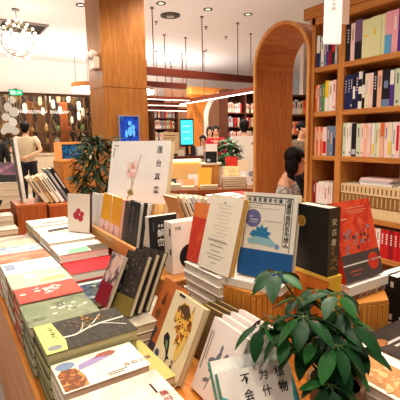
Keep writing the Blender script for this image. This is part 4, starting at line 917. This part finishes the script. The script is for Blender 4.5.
q = MB(); q.box(-.125, .125, -.02, .03, .16, .66); q.build('surround', plain((40, 44, 50), .3), t); q = MB(); q.box(-.108, .108, -.024, -.0205, .20, .63); q.build('screen', plain((60, 214, 220), .4, emit=.9, emcol=(50, 214, 224)), t)
q = MB()
for z in (.30, .42, .52): q.box(-.07, .06, -.0255, -.0243, z, z+.012)
q.build('screen_lines', plain((190, 246, 246), .5, emit=.6), t)
t = thing('notice_panel', 'cream notice panel standing on the counter left of the cyan screen', 'panel', pc(.36, .40), (0, 0, -.55))
q = MB(); q.box(-.15, .15, 0, .03, .03, .42); q.build('panel', plain((206, 176, 130), .5), t); q = MB(); q.box(-.16, .16, -.05, .08, 0, .03); q.build('foot', BLACK, t)
q = MB()
for k in range(6): q.box(-.12, .1-.02*(k % 3), -.002, -.0004, .36-.05*k, .375-.05*k)
q.build('printed_lines', plain((120, 96, 70), .6), t)
for i, (x, y, sx, sy, h, c, lab) in enumerate(((.30, .10, .10, .08, .10, (60, 50, 46), 'dark small box on the counter below the cyan screen'), (.55, .12, .12, .10, .13, (206, 190, 170), 'cream small box on the counter right of the cyan screen'), (.76, .16, .09, .09, .17, (44, 40, 44), 'dark till box on the counter toward the right'), (.02, .08, .14, .1, .07, (150, 70, 50), 'reddish tray on the left of the counter'), (.90, .34, .10, .10, .16, (230, 224, 214), 'white box near the right end of the counter'))):
    t = thing('counter_box', lab, 'box', pc(x, y), (0, 0, -.6)); q = MB(); q.box(-sx/2, sx/2, -sy/2, sy/2, 0, h-.012); q.build('body', plain(c, .5), t, bevel=.004); q = MB(); q.box(-sx/2-.003, sx/2+.003, -sy/2-.003, sy/2+.003, h-.0115, h); q.build('lid', plain(tuple(int(v*.85) for v in c), .5), t)
t = thing('counter_lamp', 'small white shaded lamp on the left of the counter', 'lamp', pc(-.18, .25)); q = MB(); q.lathe([(.05, 0), (.05, .015), (.008, .02), (.008, .20)], n=12); q.build('base', BLACK, t); q = MB(); q.lathe([(.07, .18), (.045, .28)], n=14); q.build('shade', plain((255, 240, 214), .5, emit=1.2), t)

# timber wall with an arched opening
YA = 9.2; ax0, ax1 = PY(192, 120, YA).x, PY(203, 120, YA).x; ax2 = PY(234, 120, YA).x
t = struct(thing('wall_arch', '', '', (0, YA, 0)))
del t['label']; del t['category']
AW = wood((206, 130, 58), (180, 104, 42))
cx = PY(227, 120, YA).x; R_ = cx - ax1 - .02; zs = 2.72 - R_ - .03
q = MB(); q.box(ax0, ax1-.0, 0, .25, 0, 2.74); q.build('pillar_panel', AW, t)
pts = [(ax1, 2.74), (ax1, zs)] + [(cx - R_*math.cos(a), zs + R_*math.sin(a)) for a in [PI*k/24 for k in range(25)]] + [(cx+R_+.02, zs), (cx+R_+.02, 2.74)]
q = MB(); q.prism(pts, .0, .25, 'y'); q.build('spandrel', AW, t)
o_ = [(cx - R_*math.cos(a), zs + R_*math.sin(a)) for a in [PI*k/24 for k in range(25)]]; o_ = [(cx-R_, 0)] + o_ + [(cx+R_, 0)]
i_ = [(cx - (R_-.13)*math.cos(a), zs + (R_-.13)*math.sin(a)) for a in [PI*k/24 for k in range(25)]]; i_ = [(cx-R_+.13, 0)] + i_ + [(cx+R_-.13, 0)]
q = MB(); n = len(o_); V = [(x, y, z) for y in (-.02, .5) for L_ in (o_, i_) for x, z in L_]; F = []
for k in range(n-1): F += [(k, k+1, n+k+1, n+k), (2*n+k, 3*n+k, 3*n+k+1, 2*n+k+1), (k, 2*n+k, 2*n+k+1, k+1), (n+k, n+k+1, 3*n+k+1, 3*n+k)]
q.add(V, F); q.build('white_lining', plain((246, 234, 222), .5), t)
q = MB(); q.box(ax1-.1, ax2+1.6, 1.9, 2.0, 0, 2.9); q.build('corridor_wall', plain((236, 176, 140), .7), t)

FKEYS = ['white', 'cream', 'pale pink', 'beige', 'red', 'peach', 'silver', 'black', 'blue grey', 'pale green', 'orange']; FARB = MB()
def bookshelf(name, label, x0, y0, wd, zt, dep, shelves, rot=0, dark=True, seed=1, group='', th_=(.03, .07), npb=12, tall=.27, bays=2):
    t = thing(name, label, 'bookshelf', (x0, y0, 0), (0, 0, rot)); m = plain((92, 52, 36), .5) if dark else OAK; rnd = random.Random(seed)
    for k in range(bays+1):
        q = MB(); xx = k*(wd-.05)/bays; q.box(xx, xx+.05, 0, dep, 0, zt); q.build('upright', m, t)
    for z in shelves + [zt]:
        q = MB(); q.box(.0501, wd-.0501, .005, dep-.02, z-.03, z); q.build('shelf', m, t)
    q = MB(); q.box(.05, wd-.05, dep-.02, dep, 0, zt); q.build('back_panel', plain((60, 34, 26), .6), t)
    ca, sa = math.cos(rot), math.sin(rot); bn = 0
    keys = ['white', 'cream', 'white', 'pale pink', 'beige', 'red', 'peach', 'silver', 'black', 'blue grey', 'pale green', 'orange', 'cream', 'white']
    for si, z in enumerate(shelves):
        for k in range(bays):
            xx = k*(wd-.05)/bays + .06; xe = (k+1)*(wd-.05)/bays - .03; j = 0
            while xx < xe-.07 and j < npb:
                tw = rnd.uniform(*th_); h = tall*rnd.uniform(.78, 1.0)
                if rnd.random() < .1: xx += rnd.uniform(.04, .10); 
                if xx + tw > xe: break
                c = rnd.choice(keys); q = FARB; q.T = Matrix.Translation((x0, y0, z+.0006)) @ Matrix.Rotation(rot, 4, 'Z') @ Matrix.Translation((xx, .03, 0))
                ci = FKEYS.index(c); q.box(0, tw, 0, .002, 0, h, ci); q.box(0, .002, .002, .16, 0, h, ci); q.box(tw-.002, tw, .002, .16, 0, h, ci); q.box(.002, tw-.002, .002, .155, .004, h-.004, len(FKEYS)); q.box(tw*.25, tw*.75, -.002, -.0002, h*.45, h*.85, len(FKEYS)+1 + (j % 2))
                xx += tw + .003; j += 1
    return t
bookshelf('dark_bookshelf', 'tall dark wooden bookshelf between the white lined arch and the archway', 6.42, 8.7, 1.30, 2.66, .34, [.95, 1.32, 1.69, 2.06], 0, True, 5, 'the tall dark bookshelf', bays=2)
bookshelf('dark_bookshelf', 'low lit bookshelf on the dark back wall left of the wooden panel', 5.35, 10.9, .85, 2.35, .30, [1.35, 1.70, 2.02], 0, True, 6, 'the back wall shelf', bays=1)
bookshelf('dark_bookshelf', 'narrow bookshelf on the dark back wall close to the column', 4.72, 11.0, .36, 2.1, .28, [1.30, 1.58, 1.84], 0, True, 8, 'the narrow back shelf', bays=1, tall=.2)
bookshelf('dark_bookshelf', 'bookshelf against the pale wall seen through the oak archway', 5.0, 5.55, 1.9, 2.15, .32, [.72, 1.08, 1.44, 1.80], -.35, True, 7, 'the archway shelf', bays=2)

FARB.T = Matrix()
tag(FARB.build('books', [plain(PAL[k], .5) for k in FKEYS] + [PG, plain((206, 60, 60), .5), plain((70, 60, 60), .5)]), 'rows of small books on the dark bookshelves in the background', 'books', kind='stuff')
# white poster stand, red flyer
p = P(243, 165, 6.7)
t = thing('poster_stand', 'white poster stand with small grey drawings against the dark bookshelf', 'poster', (p.x-.22, p.y, 0), (0, 0, -.5))
q = MB(); q.box(0, .50, 0, .03, .62, 1.42); q.build('board', plain((238, 226, 214), .5), t); q = MB(); q.box(.06, .09, .031, .06, .0, 1.2); q.box(.41, .44, .031, .06, 0, 1.2); q.build('legs', BLACK, t)
q = MB()
for x, z, s in ((.36, 1.30, .05), (.40, 1.18, .04), (.33, .80, .07), (.36, .70, .05), (.15, 1.2, .03)): q.prism(circ(x, z, s, 10, rz=s*.7), -.002, -.0005, 'y')
q.build('grey_drawing', plain((150, 150, 160), .5), t)

# second display table with its books
T2 = tuple(P(160, 188, 4.95))[:2]
t = thing('display_table', 'reddish brown display table in the middle distance, books on top', 'table', (T2[0], T2[1], 0), (0, 0, -.52))
q = MB(); q.box(0, 1.18, 0, .7, .72, .76); q.build('tabletop', RED, t, bevel=.003); q = MB(); q.box(.03, 1.15, .03, .67, 0, .7195); q.build('cabinet_body', RED, t)
def p2(x, y, z=.7606):
    a = -.52; return (T2[0]+x*math.cos(a)-y*math.sin(a), T2[1]+x*math.sin(a)+y*math.cos(a), z)
def book2(lab, x, y, w_, h, t_, col, flat=False, z=.7606, al=.3, yaw=-.52, mt=None):
    c = mt or plain(col, .5); loc = p2(x, y, z)
    if flat: return book(lab, (loc[0], loc[1], z+t_+.0005), (-PI/2, 0, yaw), w_, h, t_, c, c, 'T', PG, None)
    l2, r2 = lean(loc, (math.cos(yaw), math.sin(yaw)), al, t_); return book(lab, l2, r2, w_, h, t_, c, CREAM, 'L', PGW)
book2('orange yellow leaning book on the middle distance table', .47, .12, .17, .27, .03, (240, 172, 50), al=.35, yaw=-.75)
for k in range(5): book2('cream flat book, %s of the mid table front pile' % ORD[4-k], .50+.006*(k % 2), .02, .22, .08, .010, ((226, 206, 170), (206, 180, 140), (240, 230, 210), (214, 190, 160), (236, 222, 190))[k], True, .7606+.0107*k)
for k in range(5): book2('grey brown flat book, %s of the mid table right pile' % ORD[4-k], .79-.006*(k % 2), .05, .30, .17, .030, ((90, 66, 56), (60, 52, 52), (190, 170, 150), (120, 100, 86), (230, 220, 200))[k], True, .7606+.0307*k)
for k in range(4): book2('pale flat book, %s of the mid table left pile' % ORD[3-k], .03+.005*(k % 2), .06, .22, .17, .016, ((236, 224, 200), (220, 196, 150), (240, 232, 214), (230, 214, 186))[k], True, .7606+.0167*k)
book2('cream leaning book with pictures on the right pile', .80, .08, .20, .13, .02, (236, 220, 180), z=.9145, al=.5, mt=art([(240, 226, 190), (226, 196, 130), (196, 170, 140)], 12, 61))
book2('tall beige leaning book at the right end of the table', .99, .30, .15, .36, .02, (222, 196, 160), al=.35, yaw=-.9)
book2('white leaning book with a grey ring at the right end of the table', 1.03, .10, .10, .22, .02, (240, 236, 230), al=.2, yaw=-.2)
book2('white upright card behind the piles on the middle distance table', .78, .40, .20, .26, .02, (244, 234, 218), al=.1)
book2('red upright leaflet beside the white card on the middle distance table', .88, .50, .16, .38, .015, (226, 60, 44), al=.1)
book2('small black leaning book on the left part of the mid table', .10, .42, .12, .10, .03, (40, 36, 36), al=.5)
book2('cream leaning book at the left end of the mid table', .02, .22, .15, .09, .02, (232, 206, 160), al=.7)
book2('tan leaning book between the orange one and the left pile', .30, .22, .14, .12, .02, (206, 150, 90), al=.6)
book2('white leaning book behind the orange one on the mid table', .36, .42, .15, .16, .02, (240, 232, 220), al=.4)
book2('pink leaning leaflet near the left end of the mid table', .20, .30, .09, .11, .012, (226, 170, 150), al=.5)
for k, (x, y, w_, h, t_, c, nm) in enumerate(((.26, .02, .17, .11, .022, (196, 150, 96), 'tan flat book on the front edge of the mid table'), (.27, .03, .16, .10, .02, (236, 222, 196), 'cream flat book lying on the tan one, mid table front edge'),
                                          (.72, .0, .05, .04, .02, (226, 120, 60), 'tiny orange box like book at the mid table front edge'), (1.09, .02, .07, .10, .05, (206, 170, 126), 'thick beige book at the right front corner of the mid table'))):
    book2(nm, x, y, w_, h, t_, c, True, .7606 + (.0227 if k == 1 else 0))
# round stand with a black and white book
p = p2(.66, .42)
t = thing('round_stand', 'round light wood stand on the middle distance table carrying a black and white book', 'stand', p); q = MB(); q.lathe([(.11, 0), (.115, .13), (.12, .29)], n=24); q.build('drum', wood((226, 164, 90), (204, 138, 64)), t); q = MB(); q.lathe([(.15, .2905), (.15, .312)], n=28); q.build('round_top', plain((240, 226, 200), .5), t)
r = book('black and white upright book on the round stand', (p[0]-.09, p[1]-.02, p[2]+.3135), (-.12, 0, -.75), .15, .25, .055, BLACK, plain((236, 230, 222), .5), 'L', PGW)
decal(rect(0, .15, .15, .25), plain((236, 232, 226), .5), 'white_head', r); decal(rect(.02, .06, .02, .05), plain((200, 196, 190), .5), 'white_label', r)

# ================================================================== PEOPLE
def skin(name, V, E_, mat_, parent, root, sub=2):
    """V: {key: ((x,y,z), rx[, ry])} -> one continuous surface grown around the joints"""
    keys = list(V); idx = {k: i for i, k in enumerate(keys)}
    me = bpy.data.meshes.new(name); me.from_pydata([V[k][0] for k in keys], [(idx[a], idx[c]) for a, c in E_], []); me.update()
    o = bpy.data.objects.new(name, me); C.objects.link(o)
    o.modifiers.new('skin', 'SKIN')
    for k in keys:
        sv = me.skin_vertices[0].data[idx[k]]; r = V[k][1:]; sv.radius = (r[0], r[-1]); sv.use_root = (k == root)
    o.modifiers[0].use_smooth_shade = True
    s = o.modifiers.new('sub', 'SUBSURF'); s.levels = sub; s.render_levels = sub
    dg = bpy.context.evaluated_depsgraph_get(); m2 = bpy.data.meshes.new_from_object(o.evaluated_get(dg))
    bpy.data.objects.remove(o); bpy.data.meshes.remove(me); m2.name = name; m2.materials.clear(); m2.materials.append(mat_)
    m2.polygons.foreach_set('use_smooth', [True]*len(m2.polygons))
    o2 = bpy.data.objects.new(name, m2); C.objects.link(o2); o2.parent = parent; return o2
SKIN = plain((224, 170, 136), .5); HAIR = plain((16, 13, 13), .6, spec=.15)
def person(label, loc, rz, J, shirt, trousers, long_sleeve=False, hair='short', scale=1.0, shoe=(40, 36, 36), skirt=None, group=None, fingers=True):
    """J holds the joints in a frame facing -y"""
    t = thing('person', label, 'person', loc, (0, 0, rz), group); t.scale = (scale,)*3
    j = {k: Vector(v) for k, v in J.items()}
    V = {'pelvis': (j['pelvis'], .125, .095), 'waist': (j['waist'], .115, .085), 'chest': (j['chest'], .14, .10), 'collar': (j['collar'], .075, .065), 'neck': (j['neck'], .050), 'jaw': (j['head']+Vector((0, -.012, -.055)), .056, .066),
         'skull': (j['head']+Vector((0, .01, .015)), .070, .088), 'crown': (j['head']+Vector((0, .012, .075)), .054, .068), 'nose': (j['head']+j['face']*.098+Vector((0, 0, -.008)), .011), 'chin': (j['head']+j['face']*.07+Vector((0, 0, -.092)), .028)}
    E_ = [('pelvis', 'waist'), ('waist', 'chest'), ('chest', 'collar'), ('collar', 'neck'), ('neck', 'jaw'), ('jaw', 'skull'), ('skull', 'crown'), ('skull', 'nose'), ('jaw', 'chin')]
    for s in 'LR':
        sh, el, wr, pa = j['sh'+s], j['el'+s], j['wr'+s], j['pa'+s]; hp, kn, an, to = j['hp'+s], j['kn'+s], j['an'+s], j['to'+s]
        V.update({'sh'+s: (sh, .056), 'ua'+s: ((sh+el)/2, .046), 'el'+s: (el, .038), 'fa'+s: (el*.6+wr*.4, .036), 'wr'+s: (wr, .025, .02), 'pa'+s: (pa, .036, .016), 'hp'+s: (hp, .085), 'th'+s: ((hp+kn)/2, .075), 'kn'+s: (kn, .054), 'ca'+s: (kn*.65+an*.35, .052), 'an'+s: (an, .034), 'to'+s: (to, .034, .028)})
        E_ += [('chest', 'sh'+s), ('sh'+s, 'ua'+s), ('ua'+s, 'el'+s), ('el'+s, 'fa'+s), ('fa'+s, 'wr'+s), ('wr'+s, 'pa'+s), ('pelvis', 'hp'+s), ('hp'+s, 'th'+s), ('th'+s, 'kn'+s), ('kn'+s, 'ca'+s), ('ca'+s, 'an'+s), ('an'+s, 'to'+s)]
        if fingers:
            d = (pa-wr).normalized(); side = d.cross(Vector((0, 1, .3))).normalized(); nrm = side.cross(d).normalized()*(1 if s == 'L' else -1)
            for k, (off, L) in enumerate(((-.027, .058), (-.009, .070), (.009, .066), (.027, .050))):
                a0 = pa + side*off + d*.02; a1 = a0 + d*L*.55 + nrm*.008; a2 = a1 + d*L*.35 + nrm*.022
                V['f%d%s' % (k, s)] = (a0, .009); V['g%d%s' % (k, s)] = (a1, .008); V['h%d%s' % (k, s)] = (a2, .007)
                E_ += [('pa'+s, 'f%d%s' % (k, s)), ('f%d%s' % (k, s), 'g%d%s' % (k, s)), ('g%d%s' % (k, s), 'h%d%s' % (k, s))]
            b0 = wr*.5+pa*.5 - side*.034; b1 = b0 - side*.02 + d*.035 + nrm*.015
            V['t0'+s] = (b0, .011); V['t1'+s] = (b1, .009); E_ += [('pa'+s, 't0'+s), ('t0'+s, 't1'+s)]
    skin('body', V, E_, SKIN, t, 'pelvis')
    # clothes follow the body
    G = .016; sv = {k: V[k] for k in ('pelvis', 'waist', 'chest')}
    sv = {'hem': (j['pelvis']+(j['pelvis']-j['waist'])*.25, .15, .118), 'waist': (j['waist'], .145, .110), 'chest': (j['chest'], .165, .118), 'top': (j['collar']+Vector((0, 0, -.015)), .105, .078)}
    se = [('hem', 'waist'), ('waist', 'chest'), ('chest', 'top')]
    for s in 'LR':
        sh, el, wr = j['sh'+s], j['el'+s], j['wr'+s]
        sv['s'+s] = (sh + Vector((0, 0, .004)), .076); sv['u'+s] = (sh*.38+el*.62, .066); se += [('chest', 's'+s), ('s'+s, 'u'+s)]
        if long_sleeve: sv['e'+s] = (el, .056); sv['w'+s] = (el*.1+wr*.9, .038); se += [('u'+s, 'e'+s), ('e'+s, 'w'+s)]
    if shirt: skin('shirt', sv, se, shirt, t, 'waist')
    tv = {'b': (j['pelvis'], .14, .108)}; te = []
    for s in 'LR':
        for k, r in (('hp', .098), ('th', .088), ('kn', .068), ('ca', .062)): tv[k+s] = (V[k+s][0], r)
        tv['cf'+s] = (j['kn'+s]*.08+j['an'+s]*.92, .052); te += [('b', 'hp'+s), ('hp'+s, 'th'+s), ('th'+s, 'kn'+s), ('kn'+s, 'ca'+s), ('ca'+s, 'cf'+s)]
    if trousers: skin('trousers', tv, te, trousers, t, 'b')
    for s in 'LR':
        an, to = j['an'+s], j['to'+s]; skin('shoe', {'a': (an+Vector((0, .01, -.025)), .046, .046), 'b': ((an+to)/2+Vector((0, 0, -.012)), .046, .036), 'c': (to+(to-an)*.12, .044, .028)}, [('a', 'b'), ('b', 'c')], plain(shoe, .4), t, 'a', 1)
    h = j['head']; f = j['face']; sd = Vector((0, 0, 1)).cross(f).normalized(); bk = -f
    q = MB()
    q.ball(h + Vector((0, 0, .035)) + bk*.026, .1, 16, 10, sc=(.93, 1.02, .98))
    if hair == 'short': q.ball(h + Vector((0, 0, -.035)) + bk*.05, .075, 14, 8, sc=(.95, .75, .9))
    elif hair == 'long':
        q.ball(h + Vector((0, 0, -.06)) + bk*.05, .095, 14, 10, sc=(.98, .72, 1.25)); q.ball(h + Vector((0, 0, -.17)) + bk*.055, .085, 14, 10, sc=(.95, .55, 1.2))
        for s_ in (-1, 1): q.ball(h + sd*s_*.068 + Vector((0, 0, -.04)) + bk*.012, .05, 10, 8, sc=(.6, .8, 1.9))
    q.build('hair', HAIR, t, smooth=True)
    q = MB()
    for s_ in (-1, 1): q.ball(h + f*.083 + sd*s_*.031 + Vector((0, 0, .012)), .0105, 8, 6)
    q.build('eyes', plain((40, 30, 28), .3), t, smooth=True)
    q = MB(); q.ball(h + f*.083 + Vector((0, 0, -.052)), .018, 8, 6, sc=(1.1, .6, .35)); q.build('mouth', plain((180, 92, 84), .5), t, smooth=True)
    if hair != 'long':
        for s_ in (-1, 1):
            q = MB(); q.ball(h + sd*s_*.083 + Vector((0, 0, -.005)) + bk*.0, .027, 8, 6, sc=(.45, .7, 1.15)); q.build('ear', SKIN, t, smooth=True)
    return t
def stand(**k):
    J = dict(pelvis=(0, 0, .93), waist=(0, 0, 1.08), chest=(0, 0, 1.29), collar=(0, .005, 1.43), neck=(0, 0, 1.49), head=(0, -.02, 1.62), face=(0, -1, 0))
    for s, sg in (('L', 1), ('R', -1)):
        J.update({'sh'+s: (sg*.175, 0, 1.40), 'el'+s: (sg*.235, .03, 1.12), 'wr'+s: (sg*.245, -.04, .88), 'pa'+s: (sg*.245, -.06, .81), 'hp'+s: (sg*.09, 0, .88), 'kn'+s: (sg*.10, -.01, .49), 'an'+s: (sg*.10, .02, .085), 'to'+s: (sg*.115, -.12, .045)})
    J.update(k); return J
# man with his hands clasped behind his back
mp = P(31, 200, 8.5)
manJ = stand(elL=(.295, .05, 1.17), elR=(-.295, .05, 1.17), wrL=(.075, .175, 1.03), wrR=(-.075, .18, 1.06), paL=(.01, .185, 1.01), paR=(-.005, .205, 1.035))
person('man seen from behind in a beige T-shirt and black trousers, hands clasped behind his back', (mp.x, mp.y, 0), PI-.45, manJ, plain((196, 178, 146), .7), plain((26, 26, 32), .7), hair='short', scale=1.03)
# person cut by the left edge
p = P(-4, 160, 7.6)
person('person in black clothes at the far left edge of the view', (p.x, p.y, 0), -.5, stand(), plain((30, 28, 30), .7), plain((30, 28, 32), .7), True, scale=.95)
# woman sitting under the archway
sx, sy = 2.82, 2.88
sit = dict(pelvis=(0, .02, .52), waist=(0, 0, .67), chest=(0, -.03, .88), collar=(0, -.045, 1.00), neck=(0, -.065, 1.055), head=(0, -.125, 1.165), face=(0, -.94, -.34))
for s, sg in (('L', 1), ('R', -1)):
    sit.update({'sh'+s: (sg*.155, -.03, .97), 'el'+s: (sg*.185, -.13, .74), 'wr'+s: (sg*.085, -.30, .76), 'pa'+s: (sg*.06, -.36, .775), 'hp'+s: (sg*.085, -.02, .50), 'kn'+s: (sg*.10, -.33, .50), 'an'+s: (sg*.10, -.30, .085), 'to'+s: (sg*.11, -.40, .045)})
DRESS = art([(40, 38, 42), (226, 220, 212), (30, 30, 34), (200, 196, 190)], 60, 70, (1, 1, 1), .8, hard=True)
wt = person('woman with long dark hair in a black and white patterned dress reading under the archway', (sx, sy, -.0), math.radians(35), sit, None, plain((40, 40, 46), .7), hair='long')
dv = {'hem': ((0, -.02, .50), .155, .13), 'waist': ((0, 0, .67), .13, .105), 'chest': ((0, -.03, .86), .155, .115), 'top': ((0, -.035, .925), .15, .105)}
de = [('hem', 'waist'), ('waist', 'chest'), ('chest', 'top')]
for s, sg in (('L', 1), ('R', -1)): dv['a'+s] = ((sg*.165, -.05, .91), .075); dv['b'+s] = ((sg*.185, -.11, .79), .062); de += [('chest', 'a'+s), ('a'+s, 'b'+s)]
skin('dress', dv, de, DRESS, wt, 'waist')
t = thing('stool', 'low wooden stool under the seated woman', 'stool', (sx, sy, 0), (0, 0, math.radians(35))); q = MB(); q.lathe([(.155, .355), (.165, .37), (.16, .395)], n=24); q.build('seat', OAKX, t)
for a in range(4):
    q = MB(); q.tube([(.10*math.cos(a*PI/2+.78), .10*math.sin(a*PI/2+.78), .3548), (.145*math.cos(a*PI/2+.78), .145*math.sin(a*PI/2+.78), .0)], .014, 8); q.build('leg', OAK, t)
ca_, sa_ = math.cos(math.radians(35)), math.sin(math.radians(35)); bx_, by_ = 0, -.42
r = book('open white book held by the seated woman', (sx + (-.10)*ca_ - by_*sa_, sy + (-.10)*sa_ + by_*ca_, .80), (-.9, 0, math.radians(35)), .20, .15, .012, WHITE, CREAM, None, PGW)
# reader behind the archway
p = P(301, 150, 6.3)
rd = stand(elL=(.22, -.06, 1.12), elR=(-.22, -.06, 1.12), wrL=(.10, -.26, 1.12), wrR=(-.10, -.26, 1.12), paL=(.06, -.32, 1.14), paR=(-.06, -.32, 1.14), face=(0, -.93, -.36))
person('dark haired reader in a brown checked jacket standing at the shelf beyond the archway', (p.x, p.y, 0), math.radians(-20), rd, art([(70, 54, 44), (150, 126, 100), (50, 40, 36)], 40, 71, hard=True), plain((30, 30, 36), .7), True, scale=.93)
# people near the white lined arch and at the tall shelf
for (px, d, c, lab, hr) in ((216, 9.6, (190, 26, 44), 'person in a red top standing inside the white lined arch', 'short'), (210, 10.4, (60, 50, 56), 'person in dark clothes behind the red one in the arch', 'long')):
    p = P(px, 150, d); person(lab, (p.x, p.y, 0), -.6, stand(), plain(c, .7), plain((34, 32, 38), .7), True, hair=hr, scale=.97, fingers=False)
p = P(244, 150, 7.2); person('person in dark clothes with black hair facing the tall dark bookshelf', (p.x, p.y, 0), PI-.7, stand(), plain((34, 30, 34), .7), plain((30, 30, 34), .7), True, hair='short', scale=.98, fingers=False)
p = P(203, 150, 8.6); person('person in a grey top behind the service counter', (p.x, p.y, 0), -.5, stand(), plain((150, 140, 136), .7), plain((40, 38, 42), .7), True, hair='short', scale=.84, fingers=False)
